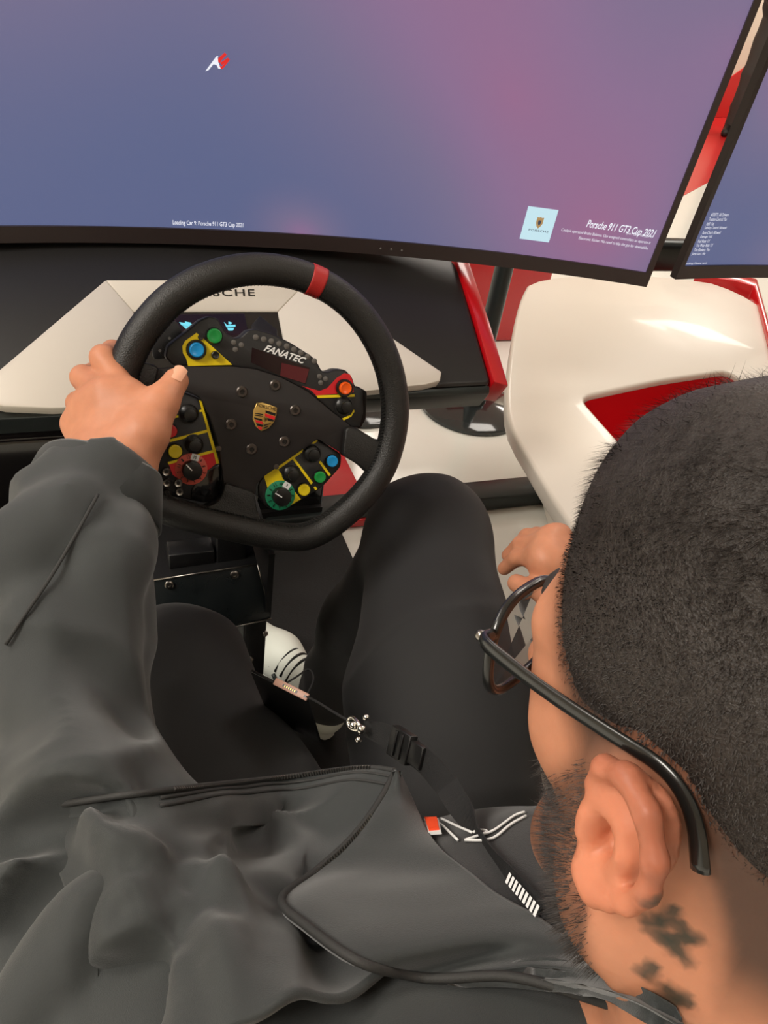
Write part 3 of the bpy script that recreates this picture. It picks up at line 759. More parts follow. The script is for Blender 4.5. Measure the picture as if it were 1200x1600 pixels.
# front plate of the deck, traced corners
DP = Frame((0, .06, .50), (1, 0, 0), (0, math.sin(math.radians(22)), math.cos(math.radians(22))), (0, -math.cos(math.radians(22)), math.sin(math.radians(22))))
fp = [DP.loc(*q) for q in [(240, 906), (402, 881), (424, 966), (308, 992), (240, 1004)]]
prism('front_plate', fp, -.006, 0, M_bgloss if False else mat('scuffed_black_steel', (20, 24, 25), .3, rvar=.18, nscale=25, noise=.3), dk, DP, bev=.0012)
tpts = [(fp[0][0]-.0, fp[0][1]), (fp[1][0], fp[1][1])]
v = [DP.w(tpts[0][0], tpts[0][1], 0), DP.w(tpts[1][0], tpts[1][1], 0)]
top = [v[0], v[1], v[1]+np.array([0, .22, .03]), v[0]+np.array([0, .22, .03])]
mesh('top_plate', top+[p-np.array([0, 0, .006]) for p in top], [(0, 1, 2, 3), (7, 6, 5, 4), (0, 4, 5, 1), (1, 5, 6, 2), (2, 6, 7, 3), (3, 7, 4, 0)], M_steel_b, dk)
for q in [(264, 913), (366, 897)]:
    x, y = DP.loc(*q)
    b = lathe('deck_bolt', [(.0058, 0), (.0058, .003), (.0045, .004), (.0025, .004), (.0024, .002)], M_metal, dk, c=DP.w(x, y, 0), axes=(DP.ex, DP.ey, DP.ez), world=True, n=20)
e0, e1 = DP.w(*fp[0], .001), DP.w(*fp[1], .001)
tube('edge_shine', [e0, e1], .0012, M_metal, dk, k=6)  # shine along the deck edges, added as thin steel rods
e2, e3 = DP.w(*fp[2], .001), DP.w(*fp[3], .001)
tube('edge_shine', [e2, e3], .0012, M_metal, dk, k=6)
tube('edge_shine', [e1, e1*.35+e2*.65], .0011, M_metal, dk, k=6)
# bracket lugs between deck and wheel base
for q, w_, h_ in [((362, 862), .02, .035), ((300, 875), .03, .012)]:
    P = on_y(q[0], q[1], .07); box('lug', (P[0]-w_, .07, P[2]-h_), (P[0]+w_, .10, P[2]+h_), M_steel_b, dk, bev=.002)
# side cheeks and pedestal
for sx in (fp[2][0]-.004,):
    P = DP.w(sx, fp[2][1], -.004)
    box('side_cheek', (sx-.004, P[1], P[2]), (sx+.004, P[1]+.22, P[2]+.12), M_steel_b, dk)
P = on_y(398, 1000, .10)
box('pedestal_post', (P[0]-.018, .10, .014), (P[0]+.018, .16, P[2]+.10), M_steel_b, dk, bev=.003)
for q in [(414, 990), (392, 1029)]:
    P2 = on_y(*q, .098); ball('post_bolt', P2, .005, M_metal, dk)
tag(dk, 'black steel deck with bolts under the steering wheel', 'mounting deck')

# ------------------------------------------------------------------ soft bodies: blended round cones and ellipsoids, meshed on a grid
def vnoise(P, s, seed=0):
    """smooth value noise in -1..1"""
    Q = P*s+seed*17.3; I = np.floor(Q).astype(np.int64); Fr = Q-I; Fr = Fr*Fr*(3-2*Fr)
    def hsh(x, y, z):
        n = (x*374761393+y*668265263+z*2147483647+seed*974711) & 0xffffffff
        n = ((n ^ (n >> 13))*1274126177) & 0xffffffff
        return ((n ^ (n >> 16)) & 0xffff)/32767.5-1
    x, y, z = I[..., 0], I[..., 1], I[..., 2]; fx, fy, fz = Fr[..., 0], Fr[..., 1], Fr[..., 2]
    r = 0
    for dx in (0, 1):
        for dy in (0, 1):
            for dz in (0, 1):
                r = r+hsh(x+dx, y+dy, z+dz)*(fx if dx else 1-fx)*(fy if dy else 1-fy)*(fz if dz else 1-fz)
    return r
class Soft:
    def __init__(s): s.p = []; s.disp = None
    def cone(s, a, b, ra, rb, k=.02, op='+'): s.p.append(('c', np.array(a, float), np.array(b, float), ra, rb, k, op)); return s
    def chain(s, pts, rs, k=.015):
        for i in range(len(pts)-1): s.cone(pts[i], pts[i+1], rs[i], rs[i+1], k)
        return s
    def ell(s, c, r, A=None, k=.02, op='+'): s.p.append(('e', np.array(c, float), np.array(r, float), np.eye(3) if A is None else np.array(A), 0, k, op)); return s
    def d1(s, q, P):
        if q[0] == 'c':
            a, b, ra, rb = q[1:5]; ab = b-a; L = ab@ab+1e-12
            t = np.clip(((P-a)@ab)/L, 0, 1)
            Q = P-a-t[..., None]*ab; return np.sqrt(np.einsum('...i,...i->...', Q, Q))-(ra+(rb-ra)*t)
        c, r, A = q[1:4]; L = (P-c)@A
        L0 = L/r; L1 = L0/r; k0 = np.sqrt(np.einsum('...i,...i->...', L0, L0)); k1 = np.sqrt(np.einsum('...i,...i->...', L1, L1))+1e-9
        return k0*(k0-1)/k1
    def ev(s, P, idx=None):
        d = None
        for i in (range(len(s.p)) if idx is None else idx):
            q = s.p[i]; di = s.d1(q, P); k = q[5]
            if q[6] == '+':
                if d is None: d = di
                else:
                    h = np.maximum(k-np.abs(d-di), 0)/k; d = np.minimum(d, di)-h*h*k*.25
            else:
                if d is None: continue
                h = np.maximum(k-np.abs(d+di), 0)/k; d = np.maximum(d, -di)+h*h*k*.25
        if d is None: d = np.full(P.shape[:-1], 1.0)
        if s.disp is not None: d = d-s.disp(P)
        return d
    def mesh(s, lo, hi, h, B=10):
        lo, hi = np.array(lo, float), np.array(hi, float)
        nb = np.ceil((hi-lo)/(h*B)).astype(int)
        g = np.stack(np.meshgrid(*[np.arange(n) for n in nb], indexing='ij'), -1).reshape(-1, 3)
        cen = lo+(g+.5)*h*B; diag = h*B*.87
        D = np.stack([s.d1(q, cen) for q in s.p], 1)
        plus = np.array([q[6] == '+' for q in s.p])
        dmin = D[:, plus].min(1)
        act = np.where((dmin < diag*1.5+.03) & (dmin > -diag*1.6-.05))[0]
        co = np.stack(np.meshgrid(*[np.arange(B+1)]*3, indexing='ij'), -1).reshape(-1, 3)
        cells, verts, edges = [], [], [[], [], []]
        c8 = np.array([[i, j, k] for i in (0, 1) for j in (0, 1) for k in (0, 1)])
        e12 = [(a, b) for a in range(8) for b in range(a+1, 8) if abs(c8[a]-c8[b]).sum() == 1]
        N = np.array(nb)*B+2
        for bi in act:
            idx = np.where(((D[bi] < dmin[bi]+2*diag+.045) & plus) | ((D[bi] < diag+.03) & ~plus))[0]
            base = g[bi]*B
            P = lo+(base+co)*h
            F_ = s.ev(P, idx).reshape(B+1, B+1, B+1)
            if F_.min() > 0 or F_.max() < 0: continue
            S_ = F_ < 0
            cnt = sum(S_[i:B+i, j:B+j, k:B+k].astype(np.int8) for i, j, k in c8)
            ac = np.argwhere((cnt > 0) & (cnt < 8))
            if len(ac) == 0: continue
            fv = np.stack([F_[ac[:, 0]+i, ac[:, 1]+j, ac[:, 2]+k] for i, j, k in c8], 1)
            acc = np.zeros((len(ac), 3)); n = np.zeros(len(ac))
            for a, b in e12:
                fa, fb = fv[:, a], fv[:, b]; m = (fa < 0) != (fb < 0)
                t = np.where(m, fa/(fa-fb+1e-20), 0)[:, None]
                acc += np.where(m[:, None], c8[a]+(c8[b]-c8[a])*t, 0); n += m
            verts.append(lo+(base+ac+acc/n[:, None])*h); cells.append(base+ac)
            for ax in range(3):
                sl = [slice(0, B)]*3; sl2 = list(sl); sl2[ax] = slice(1, B+1)
                A0, A1 = S_[tuple(sl)], S_[tuple(sl2)]
                e = np.argwhere(A0 != A1)
                if len(e): edges[ax].append(np.hstack([e+base, A0[tuple(e.T)][:, None].astype(int)]))
        V = np.vstack(verts); Cc = np.vstack(cells)
        key = (Cc[:, 0]*N[1]+Cc[:, 1])*N[2]+Cc[:, 2]; od = np.argsort(key); ks = key[od]
        Fs = []
        for ax in range(3):
            if not edges[ax]: continue
            E_ = np.vstack(edges[ax]); fl_ = E_[:, 3] == 1; E3 = E_[:, :3]
            a1, a2 = [(1, 2), (2, 0), (0, 1)][ax]
            q = []
            for o1, o2 in ((0, 0), (-1, 0), (-1, -1), (0, -1)):
                X = E3.copy(); X[:, a1] += o1; X[:, a2] += o2
                kk = (X[:, 0]*N[1]+X[:, 1])*N[2]+X[:, 2]
                p_ = np.clip(np.searchsorted(ks, kk), 0, len(ks)-1); q.append(np.where(ks[p_] == kk, od[p_], -1))
            q = np.stack(q, 1); ok = (q >= 0).all(1); q = q[ok]; fl_ = fl_[ok]
            q[~fl_] = q[~fl_][:, ::-1]; Fs.append(q)
        return V, np.vstack(Fs)
    def hit(s, px, py, t0=.15, t1=3.0):
        """where the sight line to a photographed mark meets the surface"""
        r = ray(px, py); L = np.linalg.norm(r); t = t0
        for _ in range(200):
            P = CP+r*t; d = float(s.ev(P[None, :])[0])
            if d < .0004: return P
            t += max(d*.7, .0006)/L
            if t > t1: break
        return None
    def hits(s, pts, t0=.15, t1=3.0):
        R_ = np.array([ray(*q[:2]) for q in pts]); L = np.linalg.norm(R_, axis=1); t = np.full(len(R_), t0); st = np.zeros(len(R_), int)
        for _ in range(160):
            a = np.where(st == 0)[0]
            if len(a) == 0: break
            d = s.ev(CP+R_[a]*t[a][:, None]); h = d < .0005; st[a[h]] = 1
            g = a[~h]; t[g] += np.maximum(d[~h]*.75, .0007)/L[g]; st[g[t[g] > t1]] = 2
        return [CP+R_[i]*t[i] if st[i] == 1 else None for i in range(len(R_))]
    def grads(s, P):
        P = np.array(P); e = .002; G = np.stack([s.ev(P+np.eye(3)[i]*e)-s.ev(P-np.eye(3)[i]*e) for i in range(3)], 1)
        return G/(np.linalg.norm(G, axis=1)[:, None]+1e-9)
    def grad(s, P):
        e = .002; I3 = np.eye(3)*e
        G = np.array([float(s.ev((P+I3[i])[None])[0]-s.ev((P-I3[i])[None])[0]) for i in range(3)]); return G/(np.linalg.norm(G)+1e-9)
def np_mesh(name, V, Fq, m, parent=None, smooth=True, col=None):
    me = bpy.data.meshes.new(name)
    me.vertices.add(len(V)); me.vertices.foreach_set('co', np.asarray(V, np.float32).ravel())
    k = Fq.shape[1]
    me.loops.add(Fq.size); me.loops.foreach_set('vertex_index', Fq.astype(np.int32).ravel())
    me.polygons.add(len(Fq)); me.polygons.foreach_set('loop_start', np.arange(0, Fq.size, k, dtype=np.int32))
    me.polygons.foreach_set('loop_total', np.full(len(Fq), k, np.int32))
    me.update(calc_edges=True); me.validate()
    if col is not None:
        a = me.color_attributes.new('tone', 'FLOAT_COLOR', 'POINT')
        a.data.foreach_set('color', np.hstack([col, np.ones((len(col), 1))]).astype(np.float32).ravel())
    o = link(name, me, m, parent)
    if smooth: me.shade_smooth()
    return o
def relax(V, Fq, it=2, lam=.5):
    n = len(V); E_ = np.vstack([Fq[:, [i, (i+1) % 4]] for i in range(4)])
    for _ in range(it):
        S_ = np.zeros_like(V); c = np.zeros(n)
        for k in range(3):
            S_[:, k] = np.bincount(E_[:, 0], V[E_[:, 1], k], n)+np.bincount(E_[:, 1], V[E_[:, 0], k], n)
        c = np.bincount(E_[:, 0], minlength=n)+np.bincount(E_[:, 1], minlength=n)
        V = V+lam*(S_/np.maximum(c, 1)[:, None]-V)
    return V
def tone_mat(name, rough, sss=0.0, bump=.1, bscale=500, sheen=0.0, spec=.5):
    m = bpy.data.materials.new(name); m.use_nodes = True; nt = m.node_tree; b = nt.nodes['Principled BSDF']
    a = nt.nodes.new('ShaderNodeAttribute'); a.attribute_name = 'tone'
    tc = nt.nodes.new('ShaderNodeTexCoord'); n = nt.nodes.new('ShaderNodeTexNoise'); n.inputs['Scale'].default_value = 90; n.inputs['Detail'].default_value = 4
    nt.links.new(tc.outputs['Object'], n.inputs['Vector'])
    mr = nt.nodes.new('ShaderNodeMapRange'); mr.inputs[3].default_value = .88; mr.inputs[4].default_value = 1.12; nt.links.new(n.outputs['Fac'], mr.inputs[0])
    mx = nt.nodes.new('ShaderNodeVectorMath'); mx.operation = 'SCALE'; nt.links.new(a.outputs['Color'], mx.inputs[0]); nt.links.new(mr.outputs[0], mx.inputs['Scale'])
    nt.links.new(mx.outputs[0], b.inputs['Base Color'])
    b.inputs['Roughness'].default_value = rough; b.inputs['Specular IOR Level'].default_value = spec
    if sss:
        b.inputs['Subsurface Weight'].default_value = sss; b.inputs['Subsurface Radius'].default_value = (1, .35, .2); b.inputs['Subsurface Scale'].default_value = .006
    if sheen: b.inputs['Sheen Weight'].default_value = sheen
    n2 = nt.nodes.new('ShaderNodeTexNoise'); n2.inputs['Scale'].default_value = bscale; nt.links.new(tc.outputs['Object'], n2.inputs['Vector'])
    bp_ = nt.nodes.new('ShaderNodeBump'); bp_.inputs['Strength'].default_value = bump; bp_.inputs['Distance'].default_value = .001
    nt.links.new(n2.outputs['Fac'], bp_.inputs['Height']); nt.links.new(bp_.outputs[0], b.inputs['Normal'])
    return m

# ------------------------------------------------------------------ driver: skeleton
def _rz(a): c, s = math.cos(a), math.sin(a); return np.array([[c, -s, 0], [s, c, 0], [0, 0, 1.0]])
def _rx(a): c, s = math.cos(a), math.sin(a); return np.array([[1.0, 0, 0], [0, c, -s], [0, s, c]])
def _ry(a): c, s = math.cos(a), math.sin(a); return np.array([[c, 0, s], [0, 1.0, 0], [-s, 0, c]])
HA = _rz(math.radians(13.0))@_rx(math.radians(-14.4))@_ry(math.radians(6.0))
HC = np.array([.054, -.600, .993])
def hw_(x, y, z): return HC+HA@np.array([x, y, z])
J = dict(pelvis=(.03, -.50, .36), waist=(.035, -.56, .53), chest=(.055, -.610, .695), neck=(.072, -.668, .845),
         shL=(-.150, -.590, .740), elL=(-.238, -.290, .655), shR=(.245, -.62, .745), elR=(.37, -.42, .58), wrR=(.315, -.20, .645),
         hipL=(-.06, -.48, .37), knL=(-.112, -.105, .480), anL=(-.14, .16, .12),
         hipR=(.12, -.48, .37), knR=(.250, .030, .535), anR=(.175, .115, .125))
J = {k: np.array(v) for k, v in J.items()}
person = empty('person', loc=(.03, -.3, .012))

# ------------------------------------------------------------------ driver: body (head, torso, arms, hands as one surface)
body = Soft()
def he(c, r, k=.02): body.ell(hw_(*c), r, HA, k)
def hcone(a, b, ra, rb, k=.015): body.cone(hw_(*a), hw_(*b), ra, rb, k)
he((0, -.005, .046), (.0745, .095, .083), .02)
he((0, .032, -.010), (.051, .047, .078), .03)
for s in (-1, 1):
    hcone((s*.052, .002, -.050), (s*.016, .056, -.088), .018, .017, .03)
    hcone((s*.058, .0, .0), (s*.052, .002, -.050), .017, .018, .03)
    he((s*.037, .050, -.010), (.018, .022, .020), .02)
    hcone((s*.032, .075, .022), (s*.032, .068, .010), .010, .012, .015)   # lids
    hcone((s*.012, .080, .030), (s*.042, .068, .032), .010, .009, .015)   # brow ridge
    hcone((s*.013, .091, -.022), (s*.008, .094, -.020), .008, .008, .01)  # nostril wing
he((0, .064, -.090), (.022, .017, .017), .02)
hcone((0, .084, .024), (0, .104, -.018), .008, .0105, .012)
hcone((-.018, .078, -.045), (.018, .078, -.045), .0065, .0065, .008)
hcone((-.016, .075, -.056), (.016, .075, -.056), .0070, .0070, .008)
body.chain([hw_(0, -.026, -.03), hw_(0, -.036, -.09), J['neck']], [.056, .053, .058], .03)
body.cone(J['neck'], J['chest'], .058, .08, .03)
body.cone(hw_(-.047, -.022, -.045), J['neck']+np.array([-.025, .045, -.02]), .013, .013, .02)
# trapezius and torso
for k_, sg in (('shL', -1), ('shR', 1)):
    body.cone(J['neck']+np.array([sg*.02, -.025, -.03]), J[k_], .034, .045, .04)
body.cone(J['chest']+np.array([-.07, 0, 0]), J['chest']+np.array([.07, 0, 0]), .09, .09, .05)
body.cone(J['waist']+np.array([-.06, 0, 0]), J['waist']+np.array([.06, 0, 0]), .095, .095, .08)
body.cone(J['chest'], J['waist'], .10, .10, .08)
body.cone(J['pelvis']+np.array([-.06, 0, 0]), J['pelvis']+np.array([.06, 0, 0]), .10, .10, .08)
body.cone(J['waist'], J['pelvis'], .11, .11, .08)
for s in 'LR':
    body.chain([J['hip'+s], J['kn'+s], J['an'+s]], [.075, .052, .036], .05)
# ears
def ear(sd):
    K = .86
    def e(y, z, dx=0.0):
        return hw_(sd*(.0735+.0080+max(0, (.014-y)/.040)*.0080+dx), (y*K)-.002, z*K*.92+.006)
    # blade of the ear, hollowed by the concha and the groove under the rim
    EA = HA@np.array([[1, 0, 0], [0, math.cos(.18), -math.sin(.18)], [0, math.sin(.18), math.cos(.18)]])@_rz(sd*-.19)
    body.ell(e(-.006, .003, -.002), (.0052, .0185*K, .0295*K), EA, .004)
    body.cone(hw_(sd*.062, -.006, .012), e(-.006, .006, -.006), .010, .008, .006)
    body.ell(e(-.001, -.005, .006), (.0115, .0085, .0100), EA, .003, '-')
    gr = [e(.003, .023, .006), e(-.009, .0235, .006), e(-.0175, .014, .006), e(-.0185, .001, .006), e(-.014, -.009, .006)]
    for a_, b_ in zip(gr[:-1], gr[1:]): body.cone(a_, b_, .0040, .0040, .003, '-')
    hx_ = [(.006, .002, -.003), (.011, .013, .001), (.008, .0255, .003), (-.004, .0330, .004), (-.017, .0295, .005), (-.0255, .016, .005), (-.0255, .000, .004), (-.019, -.014, .003), (-.010, -.023, .002), (-.002, -.029, .001)]
    body.chain([e(*q) for q in hx_], [.0030, .0034, .0038, .0040, .0040, .0038, .0036, .0036, .0042, .0052], .003)
    body.chain([e(-.002, -.029, .001), e(.005, -.027, 0), e(.007, -.018, -.002)], [.0056, .0052, .0044], .004)
    body.chain([e(.002, .016, -.001), e(-.008, .011, .001), e(-.0115, .001, .002), e(-.010, -.009, .001), e(-.003, -.015, 0)], [.0026, .0032, .0036, .0034, .0030], .003)
    body.chain([e(.0085, .000, .001), e(.0085, -.008, .001)], [.0046, .0044], .004)
ear(-1); ear(1)
# left hand on the rim
RD = float(np.linalg.norm(1))*0+float((np.array(WH.w(*wl((190, 640)), 0))-CP)@CF)
def hp(x, y, dz): return at(x, y, RD+dz)
wrL = hp(172, 752, -.058)
def hand_left():
    k = .010
    mc_ = {'i': hp(203, 622, -.031), 'm': hp(168, 617, -.033), 'r': hp(139, 632, -.025), 'p': hp(119, 662, -.012)}
    base = {'i': hp(196, 716, -.050), 'm': hp(176, 720, -.054), 'r': hp(156, 724, -.050), 'p': hp(138, 726, -.042)}
    for q, r in (('i', .0135), ('m', .0135), ('r', .0130), ('p', .0120)):
        body.cone(base[q], mc_[q], .0165, r, .02)
    body.cone(mc_['i'], mc_['m'], .0120, .0120, .016); body.cone(mc_['m'], mc_['r'], .0115, .0115, .016); body.cone(mc_['r'], mc_['p'], .011, .011, .016)
    fing = {'i': [mc_['i'], hp(161, 559, -.012), hp(176, 549, .018), hp(200, 560, .030)],
            'm': [mc_['m'], hp(130, 590, -.004), hp(146, 584, .027), hp(178, 596, .034)],
            'r': [mc_['r'], hp(122, 630, .008), hp(133, 622, .032), hp(168, 632, .036)],
            'p': [mc_['p'], hp(114, 664, .016), hp(124, 660, .033), hp(155, 664, .035)]}
    rr = {'i': [.0128, .0122, .0108, .0085], 'm': [.0128, .0120, .0106, .0085], 'r': [.0120, .0112, .0100, .0080], 'p': [.0108, .0098, .0086, .0070]}
    for q in fing: body.chain(fing[q], rr[q], .006)
    th = [hp(198, 722, -.050), hp(226, 676, -.050), hp(250, 632, -.040), hp(275, 595, -.026)]
    body.chain(th, [.021, .0180, .0148, .0125], .014)
    body.cone(th[1], mc_['i'], .0125, .0105, .018)      # web
    body.cone(base['i'], th[1], .016, .014, .02)
    return th
THUMB = hand_left()
for o_ in (-1, 0, 1): pass
wl_dir = CR
body.cone(wrL+CR*.012, hp(190, 722, -.050), .021, .018, .03)
body.cone(wrL-CR*.012, hp(150, 726, -.048), .021, .017, .03)
body.chain([J['shL'], J['elL'], wrL], [.050, .040, .026], .03)
# right hand resting on the outside of the right thigh
wrR = J['wrR']
body.chain([J['shR'], J['elR'], wrR], [.050, .040, .026], .03)
RH = [at(846, 872, .86), at(852, 850, .87), at(862, 838, .88), at(876, 836, .89)]
for i, K in enumerate(RH):
    b0 = wrR+np.array([-.018+.012*i, .01, .004]); body.cone(b0, K, .014, .0115, .02)
    tip = K+np.array([-.005, .035, -.030]); tip2 = tip+np.array([-.004, .012, -.028])
    body.chain([K, tip, tip2], [.0112, .0098, .0082], .005)
body.cone(wrR, RH[1]+np.array([.0, -.02, -.012]), .024, .020, .02); body.cone(wrR+np.array([.01, 0, -.01]), RH[2]+np.array([.006, -.01, -.022]), .022, .018, .02)
body.chain([wrR+np.array([-.02, .0, 0]), RH[0]+np.array([-.018, -.035, -.02]), RH[0]+np.array([-.022, .0, -.035])], [.015, .0125, .0105], .01)

# ------------------------------------------------------------------ driver: skin surface and tones
def sstep(a, b, x): t = np.clip((x-a)/(b-a), 0, 1); return t*t*(3-2*t)
BV, BF = body.mesh((-.36, -.80, .05), (.46, .42, 1.17), .0024, 16)
BV = relax(BV, BF, 1, .4)
hl = (BV-HC)@HA
def hair_density(l):
    """0 bare skin .. 1 full scalp hair, in head coordinates"""
    x, y, z = l[:, 0], l[:, 1], l[:, 2]
    zh = np.interp(y, [-.12, -.06, -.040, -.028, -.015, .005, .022, .034, .050, .066, .085, .11], [-.055, -.055, -.050, -.014, .012, .014, -.006, .000, .014, .036, .054, .066])
    d = sstep(-.006, .030, z-zh)
    side = sstep(-.008, .010, z-zh)*.35
    return np.maximum(d, side)
def beard_density(l):
    x, y, z = l[:, 0], l[:, 1], l[:, 2]
    zb = np.interp(y, [-.03, .0, .012, .03, .05, .08, .12], [-.09, -.040, .03, .010, -.022, -.040, -.036])
    d = sstep(.004, -.022, z-zb)*sstep(-.012, .004, y)*sstep(-.105, -.086, z)
    mouth = sstep(.026, .012, np.hypot(x, (z+.052)*1.6))*sstep(.07, .085, y)
    return d*(1-mouth)
near = (np.abs(hl) < .2).all(1) & (hl[:, 2] > -.16)
skin = np.array(lin((200, 136, 104))); skin2 = np.array(lin((200, 118, 88)))
tone = np.tile(skin, (len(BV), 1))
nz = vnoise(BV, 28, 3)[:, None]
tone = tone*(1+.06*nz)
dk_ = (vnoise(BV, 60, 5)*.5+.5)[:, None]
tone = np.where(near[:, None], tone*.93, tone)  # head skin tone darkened, standing in for the shade on it
hairc = np.array(lin((46, 36, 31)))
hd = np.where(near, hair_density(hl), 0)[:, None]; bd_ = np.where(near, beard_density(hl), 0)[:, None]
tone = tone*(1-.88*hd)+hairc*.88*hd
tone = tone*(1-.78*bd_*(.75+.25*dk_))+hairc*.78*bd_*(.75+.25*dk_)
# ruddier ear and knuckles
er = sstep(.07, .09, np.abs(hl[:, 0]))*near
er = er[:, None]*sstep(.05, .03, np.abs(hl[:, 1]))[:, None]*sstep(.045, .036, np.abs(hl[:, 2]))[:, None]
tone = tone*(1-.5*er)+skin2*1.15*.5*er
# neck tattoo: dark ink strokes found on the skin itself
ink = np.array(lin((52, 54, 46)))
strokes = [[(1008, 1418), (1030, 1412), (1052, 1425), (1030, 1440), (1008, 1436)], [(1030, 1440), (1062, 1446), (1075, 1466), (1052, 1470), (1036, 1458)], [(1052, 1470), (1062, 1490), (1074, 1503)], [(1075, 1466), (1092, 1468)], [(1012, 1450), (1036, 1470), (1050, 1484)], [(1000, 1520), (1020, 1512), (1012, 1530)], [(1030, 1560), (1044, 1546), (1056, 1560), (1042, 1572)], [(1056, 1568), (1074, 1570), (1070, 1556)]]
for stp in strokes:
    pts = [p for p in body.hits(stp) if p is not None]
    for a, b in zip(pts[:-1], pts[1:]):
        ab = b-a; m_ = np.linalg.norm(BV-(a+b)/2, axis=1) < .04
        t = np.clip(((BV[m_]-a)@ab)/(ab@ab+1e-12), 0, 1); dd = np.linalg.norm(BV[m_]-a-t[:, None]*ab, axis=1)
        w = (sstep(.0034, .0014, dd)*.66)[:, None]; tone[m_] = tone[m_]*(1-w)+ink*w
bo = np_mesh('body', BV, BF, tone_mat('warm_skin', .5, sss=.25, bump=.12, bscale=350, spec=.4), person, col=tone)
# facial features that are pieces of their own
M_eye = mat('eye_white', (214, 206, 196), .15); M_iris = mat('dark_iris', (38, 24, 16), .1); M_lip = mat('lip_skin', (168, 96, 82), .5); M_nail = mat('finger_nail', (232, 172, 142), .28)
for s in (-1, 1):
    e = ball('eye', hw_(s*.032, .074, .018), .0115, M_eye, person, nu=16, nv=10)
    ball('iris', hw_(s*.033, .0835, .017), .0045, M_iris, e, nu=12, nv=8)
    P = [hw_(s*.014, .0905, .036), hw_(s*.030, .0865, .041), hw_(s*.046, .0745, .036)]
    tube('eyebrow', smooth_path(P, 10), [.0028]*3+[.0034]*5+[.002]*2, mat('dark_brow_hair', (34, 27, 23), .7), person, k=8)
# thumb nail
tn = THUMB[3]; td = (THUMB[3]-THUMB[2]); td /= np.linalg.norm(td); sd_ = np.cross(td, -CF); sd_ /= np.linalg.norm(sd_); un = np.cross(sd_, td)
un = un if un@(-CF) > 0 else -un
nv_, nf_ = [], []
for i in range(7):
    for j in range(7):
        a = (i/6-.5)*1.35; l = (j/6-.5); tip_ = .0085*l*2*(1-.18*(abs(i/6-.5)*2)**2)
        rr_ = .0131-.0007*(l+.5)
        nv_.append(tn+td*(.0025+tip_)+sd_*(math.sin(a)*rr_*.86+.0015)+un*(math.cos(a)*rr_+.0001))
for i in range(6):
    for j in range(6): nf_.append((i*7+j, i*7+j+1, i*7+j+8, i*7+j+7))
o = mesh('thumb_nail', nv_, nf_, M_nail, person, smooth=True)

# ------------------------------------------------------------------ driver: hair
skc = np.array([0, -.005, .046]); skr = np.array([.0745, .095, .083])
def scalp(nrm):
    """point on the skull for unit directions"""
    t = 1/np.sqrt(((nrm/skr)**2).sum(1)); return skc+nrm*t[:, None]
def hair_len(l):
    top = sstep(.075, .125, l[:, 2]+.25*np.maximum(0, l[:, 1]-.02))
    return .0024+.0185*top
nu, nv2 = 120, 70
dirs = []
for j in range(nv2):
    ph_ = -.75+(math.pi/2+.75)*j/(nv2-1)
    for i in range(nu): a = 2*math.pi*i/nu; dirs.append((math.cos(ph_)*math.cos(a), math.cos(ph_)*math.sin(a), math.sin(ph_)))
dirs = np.array(dirs); sp = scalp(dirs); den = hair_density(sp)
lump = vnoise(sp, 55, 11)*.5+vnoise(sp, 110, 12)*.3
off = np.where(den > .72, (hair_len(sp)*.80)*sstep(.72, .98, den)+.0035*lump*sstep(.09, .13, sp[:, 2])-.001, -.006)
cap = sp+dirs*off[:, None]
capw = HC+cap@HA.T
cf = np.array([(j*nu+i, j*nu+(i+1) % nu, (j+1)*nu+(i+1) % nu, (j+1)*nu+i) for j in range(nv2-1) for i in range(nu)])
hair_m = mat('black_brown_hair', (44, 38, 35), .5, noise=.3, nscale=160, bump=.5, bscale=900, spec=.4)
hcap = np_mesh('hair', capw, cf, hair_m, person)
def strands(name, n, den_fn, len_fn, seed, parent, m, zr, jit=.6, wd=.00028, base='skull', pmin=.15):
    rg = np.random.default_rng(seed)
    N_ = n*6; d_ = rg.normal(size=(N_, 3)); d_ /= np.linalg.norm(d_, axis=1)[:, None]
    p = scalp(d_); dn = den_fn(p)
    keep = (rg.random(N_) < dn) & (p[:, 2] > zr[0]) & (p[:, 2] < zr[1]) & (dn > pmin)
    p, d_, dn = p[keep][:n], d_[keep][:n], dn[keep][:n]
    L = len_fn(p)*(.72+.35*rg.random(len(p)))
    flow = np.stack([0.25*np.sign(d_[:, 0]), np.where(p[:, 2] > .09, .55, -.25), np.where(p[:, 2] > .09, -.15, -.8)], 1)
    flow += rg.normal(size=flow.shape)*jit
    flow += np.stack([vnoise(p, 60, 21), vnoise(p, 60, 22), vnoise(p, 60, 23)], 1)*.9
    flow -= d_*(flow*d_).sum(1)[:, None]
    flow /= np.linalg.norm(flow, axis=1)[:, None]+1e-9
    q0 = p-d_*.001; q1 = p+d_*(L*.62)[:, None]+flow*(L*.35)[:, None]; q2 = p+d_*(L*.85)[:, None]+flow*(L*.95)[:, None]
    sdw = np.cross(d_, flow); sdw *= wd/ (np.linalg.norm(sdw, axis=1)[:, None]+1e-9)
    V = np.stack([q0-sdw, q0+sdw, q1-sdw, q1+sdw, q2], 1).reshape(-1, 3); V = HC+V@HA.T
    b = np.arange(len(p))[:, None]*5
    F3 = np.vstack([b+np.array([[0, 1, 3]]), b+np.array([[0, 3, 2]]), b+np.array([[2, 3, 4]])])
    o = np_mesh(name, V, F3, m, parent, smooth=False); o['kind'] = 'stuff'
    return o
strands('hair_strands', 50000, hair_density, hair_len, 31, hcap, hair_m, (-.06, .2), wd=.00015, pmin=.48)
